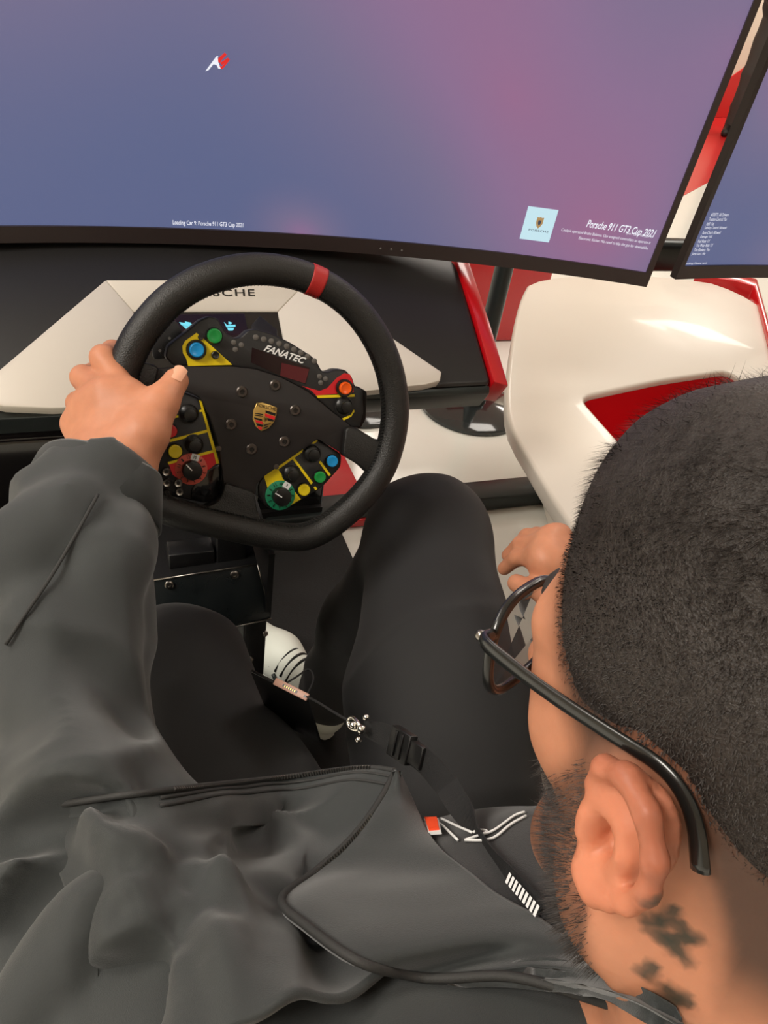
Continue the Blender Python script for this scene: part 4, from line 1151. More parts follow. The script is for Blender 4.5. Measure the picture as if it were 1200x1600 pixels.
# beard bristles on jaw and cheek (rooted on the body surface)
rg = np.random.default_rng(5)
bi_ = np.where((bd_[:, 0] > .55) & (hl[:, 2] > -.072))[0]; pick = rg.choice(bi_, min(7000, len(bi_)*2)); 
nrmA = np.zeros_like(BV); e1 = BV[BF[:, 1]]-BV[BF[:, 0]]; e2 = BV[BF[:, 2]]-BV[BF[:, 0]]; fn_ = np.cross(e1, e2)
for k in range(4): 
    for c in range(3): nrmA[:, c] += np.bincount(BF[:, k], fn_[:, c], len(BV))
nrmA /= np.linalg.norm(nrmA, axis=1)[:, None]+1e-12
pp = BV[pick]+rg.normal(size=(len(pick), 3))*.0008; nn_ = nrmA[pick]; LL = (.002+.004*np.clip((bd_[pick, 0]-.4)*1.6, 0, 1)*sstep(-.01, -.06, hl[pick, 2]))*(.6+.7*rg.random(len(pick)))
dr = HA@np.array([0, .5, -.8]); fl2 = dr+rg.normal(size=nn_.shape)*.35
q1 = pp+nn_*LL[:, None]*.8+fl2*LL[:, None]*.5; sdv = np.cross(nn_, fl2); sdv *= .00013/(np.linalg.norm(sdv, axis=1)[:, None]+1e-9)
V = np.stack([pp-nn_*.0006-sdv, pp-nn_*.0006+sdv, q1], 1).reshape(-1, 3)
o = np_mesh('beard', V, np.arange(len(V)).reshape(-1, 3), mat('dark_beard_hair', (36, 28, 24), .6), person, smooth=False); o['kind'] = 'stuff'

# ------------------------------------------------------------------ driver: T-shirt
M_tee = mat('black_cotton', (25, 25, 26), .85, bump=.25, bscale=1500, sheen=.15)
tee = Soft()
tee.cone(J['chest']+np.array([-.075, .005, .0]), J['chest']+np.array([.075, .005, 0]), .098, .098, .05)
tee.cone(J['waist']+np.array([-.06, .01, 0]), J['waist']+np.array([.06, .01, 0]), .115, .115, .08)
tee.cone(J['pelvis']+np.array([-.06, .02, .03]), J['pelvis']+np.array([.06, .02, .03]), .115, .115, .08)
tee.cone(J['chest'], J['waist'], .105, .115, .08); tee.cone(J['waist'], J['pelvis'], .125, .115, .08)
tee.ell(np.array([.065, -.535, .605]), (.125, .105, .14), None, .06)
tee.cone(J['neck']+np.array([0, .005, -.045]), J['chest'], .066, .10, .05)
def fold(P, s, a, seed):
    n = vnoise(P*np.array([1, 1, .6]), s, seed); return a*((1-np.abs(n))**3-.35)
tee.disp = lambda P: fold(P, 16, .005, 4)
TV, TF = tee.mesh((-.2, -.76, .22), (.3, -.28, .90), .005, 12)
tshirt = np_mesh('t_shirt', relax(TV, TF, 2), TF, M_tee, person)
def on_surf(soft, pts, lift=.002):
    P = [p for p in soft.hits(pts) if p is not None]
    return [p+g*lift for p, g in zip(P, soft.grads(P))] if P else []
M_line = mat('white_print_line', (228, 228, 226), .6)
for ln in [[(633, 1226), (645, 1242), (662, 1254), (675, 1256)], [(652, 1210), (668, 1232), (686, 1244)], [(660, 1265), (678, 1268), (690, 1282), (715, 1294), (738, 1304)], [(658, 1270), (672, 1286), (690, 1290), (704, 1304), (716, 1316)],
           [(727, 1316), (748, 1309), (766, 1302), (750, 1300), (740, 1304)], [(727, 1316), (760, 1317), (778, 1310), (796, 1292), (822, 1278)], [(748, 1309), (770, 1303), (790, 1288), (806, 1276), (820, 1272)], [(650, 1259), (660, 1262), (668, 1258)]]:
    P = on_surf(tee, ln, .0015)
    if len(P) > 2: tube('print_line', smooth_path(P, 16), .0009, M_line, tshirt, k=6)
sq = on_surf(tee, [(669, 1293), (688, 1293), (692, 1311), (676, 1312)], .006)
if len(sq) == 4:
    n_ = np.cross(sq[1]-sq[0], sq[3]-sq[0]); n_ /= np.linalg.norm(n_); n_ = n_ if n_@ray(680, 1300) < 0 else -n_
    cc = sum(sq)/4
    mesh('logo_border', [cc+(p-cc)*1.18+n_*.000 for p in sq]+[cc+(p-cc)*1.18-n_*.002 for p in sq], [(0, 1, 2, 3), (0, 4, 5, 1), (1, 5, 6, 2), (2, 6, 7, 3), (3, 7, 4, 0), (7, 6, 5, 4)], M_line, tshirt)
    mesh('logo_patch', [p+n_*.0018 for p in sq]+[p-n_*.001 for p in sq], [(0, 1, 2, 3), (0, 4, 5, 1), (1, 5, 6, 2), (2, 6, 7, 3), (3, 7, 4, 0), (7, 6, 5, 4)], mat('orange_patch', (236, 74, 28), .6), tshirt)

# ------------------------------------------------------------------ driver: trousers
M_tr = mat('black_twill_trousers', (31, 31, 32), .8, bump=.2, bscale=1300, sheen=.1)
tro = Soft()
tro.cone(J['pelvis']+np.array([-.07, 0, 0]), J['pelvis']+np.array([.07, 0, 0]), .115, .115, .06)
for s in 'LR':
    kn = J['kn'+s]; hip = J['hip'+s]; an = J['an'+s]
    tro.chain([hip, hip*.45+kn*.55+np.array([0, 0, .012]), kn, kn*.4+an*.6+np.array([0, .01, 0]), an+np.array([0, 0, -.015])], [.110, .110, .080, .066, .060], .04)
tro.disp = lambda P: fold(P, 11, .006, 8)
RV, RF = tro.mesh((-.30, -.64, .05), (.42, .44, .68), .006, 12)
trousers = np_mesh('trousers', relax(RV, RF, 2), RF, M_tr, person)

# ------------------------------------------------------------------ driver: jacket
M_jk = mat('charcoal_softshell', (40, 44, 44), .72, noise=.06, nscale=30, bump=.2, bscale=1600, sheen=.25)
M_jk2 = mat('charcoal_softshell_edge', (44, 44, 43), .7, bump=.2, bscale=1600)
jk = Soft()
jk.cone(J['chest']+np.array([-.07, -.02, -.01]), J['chest']+np.array([.07, -.02, -.01]), .104, .104, .05)
jk.cone(J['waist']+np.array([-.06, -.03, 0]), J['waist']+np.array([.06, -.03, 0]), .118, .118, .08)
jk.cone(J['chest'], J['waist'], .110, .115, .08)
jk.cone(J['waist'], J['pelvis']+np.array([0, -.02, .05]), .12, .12, .08)
for k_, sg in (('shL', -1), ('shR', 1)):
    jk.cone(J['neck']+np.array([sg*.045, -.03, -.045]), J[k_], .052, .066, .05)
fa = wrL-J['elL']; fal = np.linalg.norm(fa); fax = fa/fal
wc = wrL-fax*.005-CR*.009
jk.chain([J['shL'], J['shL']*.5+J['elL']*.5+np.array([0, 0, .004]), J['elL'], J['elL']*.5+wc*.5+np.array([-.004, 0, .0]), wc-fax*.03, wc+fax*.02], [.074, .078, .078, .070, .058, .053], .03)
fr_ = wrR-J['elR']; frx = fr_/np.linalg.norm(fr_)
jk.chain([J['shR'], J['elR'], wrR-frx*.02], [.085, .07, .052], .03)
jk.ell(wc+fax*.088, (.082, .082, .082), None, .006, '-')
jk.ell(wrR+frx*.06, (.072, .072, .072), None, .006, '-')
# open front: room for shirt and neck
jk.cone(np.array([.075, -.47, .82]), np.array([.075, -.36, .50]), .115, .16, .02, '-')
jk.cone(hw_(0, -.02, -.06), hw_(0, .0, .02), .064, .085, .02, '-')
jk.cone(J['neck']+np.array([-.055, .012, -.050]), J['shL'], .060, .070, .03)
jk.cone(J['neck']+np.array([-.05, -.035, -.085]), J['neck']+np.array([.06, -.035, -.085]), .068, .068, .04)
jk.cone(J['neck']+np.array([.06, -.01, -.06]), J['shR'], .058, .068, .03)
base_jk = Soft(); base_jk.p = list(jk.p)
def ridge(pts, r, sink, k=.02):
    P = [p for p in base_jk.hits([tuple(q) for q in smooth_path(pts, 9)]) if p is not None]
    if len(P) < 2: return
    P = [p-g*sink for p, g in zip(P, base_jk.grads(P))]
    for a, b in zip(P[:-1], P[1:]): jk.cone(a, b, r, r, k, '+' if sink > 0 else '-')
ridge([(2, 1195), (70, 1205), (130, 1235), (190, 1290)], .020, .007, .010)
ridge([(5, 1400), (50, 1345), (110, 1315), (170, 1325)], .020, .007, .010)
ridge([(20, 1300), (90, 1268), (150, 1290)], .014, -.006, .010)
ridge([(30, 1450), (80, 1400), (130, 1380)], .014, -.006, .010)
ridge([(40, 1590), (80, 1500), (130, 1430), (170, 1400)], .022, .008, .012)
ridge([(2, 1062), (60, 1052), (98, 1030), (92, 985), (60, 940)], .020, .011, .03)
ridge([(180, 850), (155, 930), (168, 1010), (150, 1090)], .018, .010, .03)
ridge([(40, 1085), (90, 1120), (130, 1190)], .018, .010, .03)
ridge([(110, 790), (70, 840), (5, 880)], .018, .009, .03)
ridge([(215, 830), (190, 870), (160, 890)], .015, .008, .03)
jk.disp = lambda P: fold(P*np.array([1, .8, 1]), 11, .012, 17)+fold(P, 21, .003, 16)
JV, JF = jk.mesh((-.36, -.80, .36), (.50, .06, .94), .005, 12)
jacket = np_mesh('jacket', relax(JV, JF, 2), JF, M_jk, person)
# fold-back cuff at the left wrist
cv, cf2 = [], []; u1_ = np.cross(fax, CF); u1_ /= np.linalg.norm(u1_); u2_ = np.cross(fax, u1_); n = 40
for (l, r) in [(-.034, .0665), (.014, .0575), (.017, .0560), (.014, .0535), (-.034, .0610)]:
    for i in range(n):
        a = 2*math.pi*i/n; w = 1+.02*math.sin(3*a+1)+.012*math.sin(5*a)
        cv.append(wc+fax*(l+.004*math.sin(2*a))+(u1_*math.cos(a)+u2_*math.sin(a))*r*w)
for j in range(4):
    for i in range(n): cf2.append((j*n+i, j*n+(i+1) % n, (j+1)*n+(i+1) % n, (j+1)*n+i))
for i in range(n): cf2.append((4*n+i, 4*n+(i+1) % n, (i+1) % n, i))
mesh('cuff', cv, cf2, M_jk, jacket, smooth=True)
# sleeve seam
P = on_surf(jk, [(150, 775), (128, 815), (100, 870), (70, 920), (40, 965), (12, 1010)], .003)
if len(P) > 2: tube('sleeve_seam', smooth_path(P, 30), .0015, M_jk2, jacket, k=8)
def sheet(name, rows, m, parent, nu=44, nv=40, th=.004, amp=.004, seed=40, bulge=0.0, sc=18, under=(), sink=0.0, ridges=(), lim=.2):
    """thick cloth through a grid of survey points (px, py, distance)"""
    flat_ = [q for r in rows for q in r]; dd = np.array([q[2] for q in flat_])
    for sf, mg in under:
        for i, P in enumerate(sf.hits(flat_)):
            if P is not None: dd[i] = max(min(dd[i], float((P-CP)@CF)-mg), flat_[i][2]-(lim if i % len(rows[0]) < len(rows[0])-3 else max(lim, .07)))
    nc = len(rows[0])
    if sink:
        jd = np.array([float((P-CP)@CF) if P is not None else 9.0 for P in under[0][0].hits(flat_)]).reshape(-1, nc); dd = dd.reshape(-1, nc)
        for c_, off_ in ((0, .014), (1, -.005)):
            dd[:, c_] = np.where(jd[:, c_] < dd[:, c_]+.10, jd[:, c_]+off_, dd[:, c_])
        dd = dd.ravel()
    G = np.array([at(q[0], q[1], d) for q, d in zip(flat_, dd)]).reshape(len(rows), nc, 3)
    def cr(A, n):
        k = len(A); t = np.linspace(0, k-1, n); i = np.clip(t.astype(int), 0, k-2); f = (t-i)
        f = f.reshape((-1,)+(1,)*(A.ndim-1))
        p0, p1, p2, p3 = A[np.clip(i-1, 0, k-1)], A[i], A[i+1], A[np.clip(i+2, 0, k-1)]
        return .5*((2*p1)+(-p0+p2)*f+(2*p0-5*p1+4*p2-p3)*f**2+(-p0+3*p1-3*p2+p3)*f**3)
    G = cr(G, nv); G = cr(G.transpose(1, 0, 2), nu).transpose(1, 0, 2)
    N_ = np.cross(np.gradient(G, axis=1), np.gradient(G, axis=0)); N_ /= np.linalg.norm(N_, axis=2)[:, :, None]+1e-9
    if (N_.mean((0, 1))@CF) > 0: N_ = -N_
    vv = np.linspace(0, 1, nv)[:, None]
    fade = np.minimum(1, 6*np.minimum(vv, 1))
    G = G+N_*((fold(G, sc, amp, seed)+amp*.5*vnoise(G, sc*2, seed+1))*fade+bulge*np.sin(vv*math.pi))[:, :, None]
    for pl_, amp_, wd_ in ridges:
        Q = []
        for q in smooth_path(pl_, 14):
            pr_ = G.reshape(-1, 3)-CP; zz = pr_@CF; pxy = np.stack([600+1200*(pr_@CR)/zz, 800-1200*(pr_@CU)/zz], 1)
            Q.append(G.reshape(-1, 3)[np.argmin(((pxy-q)**2).sum(1))])
        Q = resample(np.array(Q), 40); dm = np.min(np.linalg.norm(G[:, :, None, :]-Q[None, None], axis=3), axis=2)
        G = G+N_*(amp_*np.exp(-(dm/wd_)**2))[:, :, None]
    top = G.reshape(-1, 3); bot = (G-N_*th).reshape(-1, 3); n1 = len(top)
    f = []
    for j in range(nv-1):
        for i in range(nu-1):
            a = j*nu+i; f.append((a, a+1, a+nu+1, a+nu)); f.append((n1+a, n1+a+nu, n1+a+nu+1, n1+a+1))
    ed = [i for i in range(nu)]+[j*nu+nu-1 for j in range(1, nv)]+[(nv-1)*nu+i for i in range(nu-2, -1, -1)]+[j*nu for j in range(nv-2, 0, -1)]
    for a, b in zip(ed, ed[1:]+ed[:1]): f.append((a, n1+a, n1+b, b))
    o = mesh(name, np.vstack([top, bot]), f, m, parent, smooth=True)
    return o, G
fp_rows = [[(60, 1262, .60), (160, 1246, .61), (270, 1233, .615), (435, 1215, .61), (560, 1199, .595), (616, 1203, .58)],
           [(60, 1290, .575), (160, 1278, .59), (270, 1265, .60), (430, 1247, .595), (540, 1240, .575), (598, 1240, .562)],
           [(80, 1340, .54), (170, 1330, .56), (270, 1320, .575), (400, 1300, .57), (500, 1300, .55), (566, 1300, .53)],
           [(110, 1420, .49), (190, 1410, .50), (280, 1400, .52), (380, 1380, .51), (460, 1390, .485), (505, 1375, .485)],
           [(150, 1520, .43), (230, 1500, .43), (310, 1490, .44), (400, 1470, .455), (470, 1470, .445), (530, 1450, .45)],
           [(180, 1640, .38), (270, 1630, .37), (360, 1620, .37), (440, 1600, .38), (520, 1570, .39), (640, 1500, .405)]]
fpan, FG = sheet('front_panel', fp_rows, M_jk, jacket, amp=.007, sc=13, nu=70, nv=64, under=((jk, .016), (tee, .012)), sink=.075, ridges=[([(305, 1335), (345, 1285), (420, 1268)], .009, .014), ([(345, 1400), (335, 1500), (325, 1600)], .012, .018), ([(290, 1390), (300, 1480), (305, 1580)], -.010, .014), ([(440, 1290), (480, 1345), (425, 1400)], .010, .014), ([(240, 1335), (300, 1365), (360, 1400)], -.008, .012), ([(450, 1420), (440, 1500), (460, 1580)], .010, .016), ([(150, 1300), (230, 1345)], .014, .010), ([(170, 1480), (210, 1420), (280, 1385), (330, 1380)], .014, .014), ([(175, 1420), (220, 1380), (290, 1355)], -.010, .010), ([(230, 1590), (240, 1500), (265, 1430)], -.009, .012)])
E_ = [(618, 1203, .580), (600, 1238, .558), (575, 1277, .532), (540, 1318, .506), (490, 1362, .476), (440, 1403, .446), (480, 1445, .430), (560, 1500, .405), (640, 1522, .388), (690, 1527, .378), (800, 1524, .358), (930, 1560, .334), (1050, 1602, .312)]
I_ = [(623, 1206, .588), (645, 1250, .56), (662, 1290, .53), (690, 1325, .505), (730, 1360, .475), (760, 1385, .455), (800, 1410, .435), (850, 1440, .41), (890, 1465, .39), (920, 1490, .372), (960, 1520, .352), (1010, 1555, .334), (1075, 1606, .316)]
_pg = FG.reshape(-1, 3)-CP; _pz = _pg@CF; _pp = np.stack([600+1200*(_pg@CR)/_pz, 800-1200*(_pg@CU)/_pz], 1)
def over_panel(q, mg):
    m_ = np.hypot(_pp[:, 0]-q[0], _pp[:, 1]-q[1]) < 22
    return (q[0], q[1], min(q[2], float(_pz[m_].min())-mg)) if m_.any() else q
E_ = [over_panel(q, .009) for q in E_]; I_ = [over_panel(q, .009) for q in I_]
mid_ = [tuple((np.array(a)*.5+np.array(b)*.5)-np.array([0, 0, .010])) for a, b in zip(E_, I_)]
coll, CG = sheet('collar', [E_, mid_, I_], M_jk, jacket, nu=60, nv=24, amp=.002, seed=50, th=.005, under=((body, .008), (jk, .006), (tee, .008)), lim=.022)
tube('collar_edge', CG[0]-CF*.001, .0024, M_jk2, jacket, k=8)
tube('front_edge', FG[0]-CF*.001, .0022, M_jk2, jacket, k=8)
for o1 in (14, 26):
    P = FG[o1//3+1][26:]-CF*.0006
    tube('placket_seam', P, .0013, M_jk2, jacket, k=6)
# zip teeth along the front edge and up the collar
M_zip = mat('gunmetal_zip', (120, 118, 114), .3, metal=.9)
zp = resample(np.vstack([FG[0][28:]-CF*.004+CU*.001, CG[0][3:26]-CF*.004]), 180)
zv, zf = [], []
for i in range(0, 179):
    if 95 < i < 128: continue
    p = zp[i]; t_ = zp[i+1]-p; t_ /= np.linalg.norm(t_); b_ = np.cross(t_, CF); b_ /= np.linalg.norm(b_); c_ = np.cross(t_, b_); k0 = len(zv)
    for sx in (-1, 1):
        for sy in (-1, 1):
            for sz in (-1, 1): zv.append(p+t_*sx*.0006+b_*sy*.0013+c_*sz*.0010)
    zf += [(k0, k0+1, k0+3, k0+2), (k0+4, k0+6, k0+7, k0+5), (k0, k0+4, k0+5, k0+1), (k0+2, k0+3, k0+7, k0+6), (k0, k0+2, k0+6, k0+4), (k0+1, k0+5, k0+7, k0+3)]
z_ = mesh('zip_teeth', zv, zf, M_zip, jacket); z_['kind'] = 'stuff'
tag(person, 'seated driver in a charcoal jacket and glasses, left hand on the steering wheel', 'person')

# ------------------------------------------------------------------ eyeglasses
gl = empty('eyeglasses', loc=hw_(0, .1, .012))
M_fr = mat('black_acetate', (22, 23, 22), .25, coat=.3)
M_lens = bpy.data.materials.new('clear_lens'); M_lens.use_nodes = True
_b = M_lens.node_tree.nodes['Principled BSDF']; _b.inputs['Transmission Weight'].default_value = 1.0; _b.inputs['Roughness'].default_value = .02; _b.inputs['IOR'].default_value = 1.1
for s in (-1, 1):
    pts = []
    for k in range(40):
        a = 2*math.pi*k/40; cx_, cz_ = math.cos(a), math.sin(a)
        ex_ = math.copysign(abs(cx_)**.75, cx_)*.0275; ez_ = math.copysign(abs(cz_)**.8, cz_)*.0225
        x = s*.0355+ex_; y = .099-.20*max(0, abs(x)-.012)**1.25*3.2+.10*(ez_)*.6; pts.append(hw_(x, y, .010+ez_))
    rim_ = tube('rim', pts, .0024, M_fr, gl, closed=True, k=10)
    cen_ = sum(pts)/40; nrm_ = HA@np.array([0, 1.0, .1])
    v = [p-nrm_*.0006 for p in pts]+[p+nrm_*.0006 for p in pts]
    mesh('lens', v, [tuple(range(39, -1, -1)), tuple(range(40, 80))]+[(i, (i+1) % 40, 40+(i+1) % 40, 40+i) for i in range(40)], M_lens, rim_)
    tp = [hw_(s*.0625, .084, .022), hw_(s*.0705, .082, .0235), hw_(s*.0735, .073, .0245), hw_(s*.0765, .040, .0275), hw_(s*.0775, .008, .0315), hw_(s*.0760, -.010, .0330), hw_(s*.0745, -.021, .024), hw_(s*.0740, -.027, .008)]
    P = smooth_path(tp, 50)
    rr = np.interp(np.linspace(0, 1, 50), [0, .1, .35, .7, 1], [.0026, .0034, .0030, .0027, .0034])
    v, f = tube_geo(P, rr, False, 12, up=tuple(HA@np.array([0, 0, 1.0])), flat=1.0)
    # flatten across the head: thin sideways, tall upright
    V = np.array(v).reshape(50, 12, 3); C_ = P[:, None, :]; sx_ = HA@np.array([1.0, 0, 0])
    D_ = V-C_; D_ = D_-np.einsum('ijk,k->ij', D_, sx_)[:, :, None]*sx_*.45
    t_ = mesh('temple_arm', (C_+D_).reshape(-1, 3), f, M_fr, gl, smooth=True)
    box_c = hw_(s*.0695, .0835, .0235)
    ball('hinge', box_c, .0026, M_metal, t_, nu=10, nv=6)
tube('bridge', smooth_path([hw_(-.010, .0985, .016), hw_(0, .102, .020), hw_(.010, .0985, .016)], 12), .0022, M_fr, gl, k=8)
for s in (-1, 1): ball('nose_pad', hw_(s*.010, .093, .006), .003, M_lens, gl, nu=10, nv=6)
tag(gl, 'black framed eyeglasses worn by the seated driver', 'glasses')

# ------------------------------------------------------------------ lanyard, clip and badge
def clear_pt(q, softs):
    d = q[2]
    for sf, mg in softs:
        P = sf.hits([q])[0]
        if P is not None: d = min(d, float((P-CP)@CF)-mg)
    return at(q[0], q[1], d)
ld = empty('lanyard', loc=at(700, 1250, .5))
M_rib = mat('black_woven_ribbon', (20, 20, 21), .7, bump=.5, bscale=1800)
M_buck = mat('black_buckle_plastic', (18, 18, 18), .35)
def ribbon(name, pts, w, m, par, th=.0012, n=40, facing=None):
    P = smooth_path(pts, n); T = np.gradient(P, axis=0); T /= np.linalg.norm(T, axis=1)[:, None]
    fc = np.tile(-CF if facing is None else facing, (n, 1)); B_ = np.cross(T, fc); B_ /= np.linalg.norm(B_, axis=1)[:, None]; N_ = np.cross(B_, T)
    wv = np.full(n, w) if np.isscalar(w) else np.interp(np.linspace(0, 1, n), np.linspace(0, 1, len(w)), w)
    v = []
    for i in range(n): v += [P[i]-B_[i]*wv[i], P[i]+B_[i]*wv[i], P[i]+B_[i]*wv[i]+N_[i]*th, P[i]-B_[i]*wv[i]+N_[i]*th]
    f = []
    for i in range(n-1):
        for k in range(4): f.append((i*4+k, i*4+(k+1) % 4, i*4+4+(k+1) % 4, i*4+4+k))
    f += [(3, 2, 1, 0), tuple((n-1)*4+k for k in range(4))]
    return mesh(name, v, f, m, par)
sft = ((tee, .006),)
rp_ = [clear_pt(q, sft) for q in [(872, 1452, .44), (835, 1415, .45), (800, 1370, .47), (765, 1325, .49), (738, 1285, .51), (715, 1255, .53), (700, 1228, .545)]]
ribbon('neck_strap', rp_, [.007, .006, .0045, .0035, .0055, .0085, .009], M_rib, ld)
wp = clear_pt((822, 1398, .445), ((tee, .0095),)); dwp = rp_[0]-rp_[2]; dwp /= np.linalg.norm(dwp); bw_ = np.cross(dwp, -CF); bw_ /= np.linalg.norm(bw_); nw_ = np.cross(bw_, dwp); nw_ = nw_ if nw_@CF < 0 else -nw_
text_on('strap_lettering', 'IIIIIIIII', lambda u, v: wp-dwp*.015+dwp*.03*u+bw_*.006*(v-.5)+nw_*.003, M_wht, ld, bold=.03)
ribbon('front_strap', [clear_pt(q, sft) for q in [(704, 1236, .545), (680, 1205, .57), (655, 1180, .60), (628, 1162, .62), (596, 1146, .645), (570, 1138, .66)]], [.009, .010, .0105, .0105, .0100, .007], M_rib, ld)
def obox(name, c, ax, ay, az, sx, sy, sz, m, par, bev=.001):
    v = [c+ax*(sx*a)+ay*(sy*b)+az*(sz*d) for a in (-1, 1) for b in (-1, 1) for d in (-1, 1)]
    f = [(0, 1, 3, 2), (4, 6, 7, 5), (0, 4, 5, 1), (2, 3, 7, 6), (0, 2, 6, 4), (1, 5, 7, 3)]
    return mesh(name, v, f, m, par, bev=bev)
c0 = at(628, 1164, .612); a1_ = at(655, 1182, .592)-at(600, 1146, .632); a1_ /= np.linalg.norm(a1_); a2_ = np.cross(a1_, -CF); a2_ /= np.linalg.norm(a2_); a3_ = np.cross(a1_, a2_); a3_ = a3_ if a3_@CF < 0 else -a3_
bk = obox('buckle', c0, a1_, a2_, a3_, .013, .012, .004, M_buck, ld)
obox('buckle_tongue', c0+a1_*.021, a1_, a2_, a3_, .008, .009, .003, M_buck, bk)
obox('buckle_rib', c0-a1_*.004+a3_*.0045, a1_, a2_, a3_, .0015, .010, .001, M_buck, bk, bev=.0004)
obox('buckle_rib', c0+a1_*.004+a3_*.0045, a1_, a2_, a3_, .0015, .010, .001, M_buck, bk, bev=.0004)
M_chr = mat('chrome', (225, 222, 214), .12, metal=1.0)
ck = at(556, 1134, .652)
cl_ = tube('swivel_clip', smooth_path([ck+a1_*.010, ck+a1_*.002+a2_*.004, ck-a1_*.008+a2_*.005, ck-a1_*.014, ck-a1_*.008-a2_*.005, ck+a1_*.001-a2_*.004, ck+a1_*.008], 30), .0017, M_chr, ld, k=8)
ball('swivel_ball', ck+a1_*.009, .0042, M_chr, cl_, nu=12, nv=8); ball('swivel_ball', ck-a1_*.001+a3_*.002, .0034, M_chr, cl_, nu=12, nv=8)
ball('clip_rivet', at(572, 1121, .648), .003, M_chr, cl_, nu=10, nv=6); ball('clip_rivet', at(560, 1156, .65), .003, M_chr, cl_, nu=10, nv=6)
tube('cord', smooth_path([ck-a1_*.012, at(520, 1112, .69), at(495, 1096, .73), at(478, 1088, .752)], 24), .0012, M_rib, ld, k=6)
tube('cord', smooth_path([at(478, 1088, .752), at(492, 1062, .77), at(484, 1042, .79), at(466, 1056, .775), at(446, 1068, .765)], 30), .0010, M_rib, ld, k=6)
tag(ld, 'black lanyard strap with buckle and chrome clip on the driver', 'lanyard')
bg = empty('name_badge', loc=at(440, 1070, .78))
b0, b1 = at(392, 1047, .775), at(481, 1092, .752); bx_ = b1-b0; bl = np.linalg.norm(bx_); bx_ /= bl
dn = np.array([.10, .30, -.95]); dn -= bx_*(dn@bx_); dn /= np.linalg.norm(dn); bn = np.cross(bx_, dn); bn = bn if bn@CF < 0 else -bn
bm_ = (b0+b1)/2
obox('holder', bm_+dn*.055, bx_, dn, bn, bl/2, .055, .0016, mat('clear_black_holder', (24, 24, 24), .2), bg)
ts = bx_*.0+(-dn)
strip_n = -ray(455, 1075); strip_n /= np.linalg.norm(strip_n); sy_ = np.cross(bx_, strip_n); sy_ /= np.linalg.norm(sy_)
sc0 = at(455, 1077, .756)
st_ = obox('top_strip', sc0, bx_, sy_, np.cross(bx_, sy_), .0195, .0036, .0012, mat('pale_pink_plastic', (196, 152, 134), .4), bg, bev=.0006)
nn3 = np.cross(bx_, sy_); nn3 = nn3 if nn3@CF < 0 else -nn3
obox('slot', sc0-bx_*.001+nn3*.0013, bx_, sy_, nn3, .0085, .0013, .0003, M_deep, st_, bev=0)
for k in range(6): obox('slot_tooth', sc0+bx_*(-.0068+.0023*k)+nn3*.0017, bx_, sy_, nn3, .0005, .0009, .0002, M_gold, st_, bev=0)
obox('rivet_hole', sc0+bx_*.0165+nn3*.0013, bx_, sy_, nn3, .0012, .0012, .0003, M_deep, st_, bev=0)
tag(bg, 'badge holder with pink slotted top strip hanging beside the left thigh', 'badge')

# ------------------------------------------------------------------ white sneakers
M_sh = mat('white_sneaker_leather', (222, 226, 216), .5, bump=.1, bscale=300)
M_sole = mat('white_rubber_sole', (206, 208, 200), .6)
def sneaker(heel, toe, label):
    heel, toe = np.array(heel, float), np.array(toe, float); d = toe-heel; L = np.linalg.norm(d); d /= L; s_ = np.cross(d, (0, 0, 1.0)); s_ /= np.linalg.norm(s_); up = np.array([0, 0, 1.0])
    t = empty('sneaker', loc=(heel+toe)/2)
    so = Soft()
    q = lambda a, b, c: heel+d*(a*L)+s_*b+up*c
    so.cone(q(.05, 0, .050), q(.28, 0, .052), .034, .036, .03); so.cone(q(.28, 0, .05), q(.68, .004, .042), .036, .040, .03); so.cone(q(.68, .004, .042), q(.94, 0, .038), .040, .028, .03)
    so.cone(q(.10, 0, .06), q(.12, 0, .088), .034, .036, .03); so.cone(q(.30, 0, .085), q(.55, 0, .068), .024, .022, .03)
    so.cone(q(.14, 0, .11), q(.14, 0, .125), .026, .028, .01, '-')
    V, F_ = so.mesh(np.minimum(heel, toe)-.08, np.maximum(heel, toe)+np.array([.08, .08, .16]), .004, 12)
    V = relax(V, F_, 2)
    V[:, 2] = np.maximum(V[:, 2], heel[2]+.016)
    np_mesh('upper', V, F_, M_sh, t)
    ol = []
    for k in range(36):
        a = 2*math.pi*k/36; ll = .5+.53*math.cos(a); wd_ = np.interp(ll, [0, .2, .45, .7, .9, 1.03], [.030, .036, .035, .045, .038, .022]); ol.append(q(ll, math.copysign(wd_, math.sin(a))*abs(math.sin(a))**.6, 0))
    v = [p+up*.001 for p in ol]+[p+up*.024 for p in ol]
    mesh('sole', v, [tuple(range(35, -1, -1)), tuple(range(36, 72))]+[(i, (i+1) % 36, 36+(i+1) % 36, 36+i) for i in range(36)], M_sole, t, bev=.003)
    for k in range(5):
        a = .36+.07*k; zt = .113-.085*(a-.3); P = [q(a, -.036, zt-.030), q(a+.01, -.014, zt), q(a+.03, .014, zt), q(a+.04, .036, zt-.030)]
        tube('lace', smooth_path(P, 14), .0028, M_deep, t, k=6)
    for s in (-1, 1):
        tube('side_stripe', smooth_path([q(.30, s*.036, .030), q(.42, s*.041, .05), q(.5, s*.040, .062)], 12), .004, M_post, t, k=6)
    return tag(t, label, 'shoe')
sneaker((.170, .085, .013), (.085, .340, .013), 'white sneaker with dark laces between the legs under the deck')
sneaker((-.14, .12, .013), (-.15, .39, .013), 'white sneaker on the left foot hidden behind the left thigh')

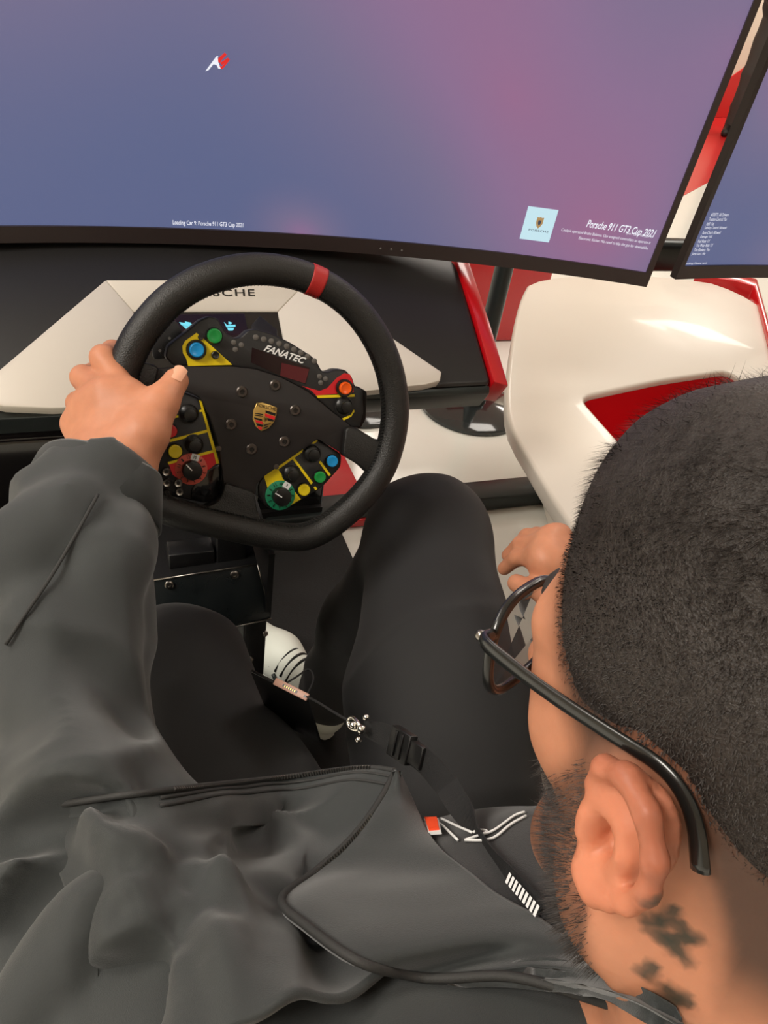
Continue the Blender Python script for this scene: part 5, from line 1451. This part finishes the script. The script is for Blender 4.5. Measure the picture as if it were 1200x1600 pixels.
# ------------------------------------------------------------------ seat under the driver
se = empty('racing_seat', loc=(.03, -.5, 0))
box('seat_pan', (-.20, -.68, .12), (.27, -.22, .235), M_black, se, bev=.03)
box('backrest', (-.17, -.92, .16), (.25, -.84, .60), M_black, se, bev=.03)
box('pedestal', (-.12, -.64, .002), (.19, -.30, .12), M_steel_b, se, bev=.01)
tag(se, 'black seat beneath the driver, covered by the jacket and legs', 'seat')

# ------------------------------------------------------------------ visitor standing far behind the monitors
vf = on_z(1155, 214, 0)
vp = empty('person', loc=vf)
toC = CP-vf; toC[2] = 0; toC /= np.linalg.norm(toC); sR = np.cross((0, 0, 1.0), toC)*-1
def vq(a, b, z): return vf+sR*a+toC*b+np.array([0, 0, z])
def soft_part(name, so, m, lo, hi, h=.014):
    V, F_ = so.mesh(lo, hi, h, 12); return np_mesh(name, relax(V, F_, 1), F_, m, vp)
lo_, hi_ = vf-np.array([.6, .6, 0]), vf+np.array([.6, .6, 1.9])
bdy = Soft()
bdy.ell(vq(.02, .02, 1.63), (.078, .09, .11), None, .03); bdy.cone(vq(.02, 0, 1.40), vq(.02, .01, 1.56), .055, .05, .03)
bdy.cone(vq(0, 0, .95), vq(.0, 0, 1.36), .12, .13, .05); bdy.chain([vq(-.17, 0, 1.38), vq(-.22, .03, 1.12), vq(-.10, .19, .99)], [.05, .04, .03], .03); bdy.chain([vq(.19, 0, 1.38), vq(.24, .03, 1.12), vq(.04, .20, .99)], [.05, .04, .03], .03)
bdy.ell(vq(-.09, .20, .985), (.04, .04, .05), None, .03)
for i in range(4): bdy.cone(vq(-.10+.018*i, .225, .985), vq(-.09+.018*i, .235, .93), .011, .009, .01)
bdy.cone(vq(-.06, .21, 1.0), vq(-.05, .235, .955), .012, .010, .01)
soft_part('body', bdy, mat('visitor_skin', (206, 150, 128), .6), lo_, hi_, .012)
vj = Soft()
vj.cone(vq(0, 0, .92), vq(0, 0, 1.36), .155, .16, .06); vj.cone(vq(-.10, 0, 1.0), vq(.10, 0, 1.0), .11, .11, .06); vj.chain([vq(-.17, 0, 1.38), vq(-.23, .03, 1.12), vq(-.13, .16, 1.01)], [.075, .062, .048], .04); vj.chain([vq(.19, 0, 1.38), vq(.25, .03, 1.12), vq(.09, .17, 1.01)], [.075, .062, .048], .04)
vj.disp = lambda P: fold(P, 8, .012, 60)
soft_part('jacket', vj, mat('dark_olive_coat', (44, 48, 46), .8), lo_, hi_)
vt = Soft()
for sg, st_off in ((-1, -.03), (1, .05)):
    vt.chain([vq(sg*.085, 0, .92), vq(sg*.10, .03+st_off, .50), vq(sg*.11, -.01+st_off, .09)], [.098, .075, .058], .04)
vt.disp = lambda P: fold(P, 9, .012, 61)
soft_part('trousers', vt, mat('grey_denim', (62, 64, 62), .85), lo_, hi_)
for sg, st_off in ((-1, -.03), (1, .05)):
    sb = Soft(); sb.cone(vq(sg*.11, -.04+st_off, .05), vq(sg*.13, .15+st_off, .035), .045, .035, .03); sb.cone(vq(sg*.11, -.01+st_off, .05), vq(sg*.11, -.01+st_off, .12), .045, .05, .03)
    V, F_ = sb.mesh(lo_, hi_, .012, 10); V[:, 2] = np.maximum(V[:, 2], .003); np_mesh('shoe', V, F_, mat('black_boot', (22, 22, 22), .5), vp)
hr_ = Soft(); hr_.ell(vq(.02, -.01, 1.67), (.088, .095, .10), None, .03); hr_.ell(vq(.02, .09, 1.58), (.075, .05, .09), None, .02, '-')
soft_part('hair', hr_, mat('visitor_hair', (40, 32, 28), .7), lo_, hi_)
tag(vp, 'standing visitor in dark coat and jeans, far off between the monitors', 'person')
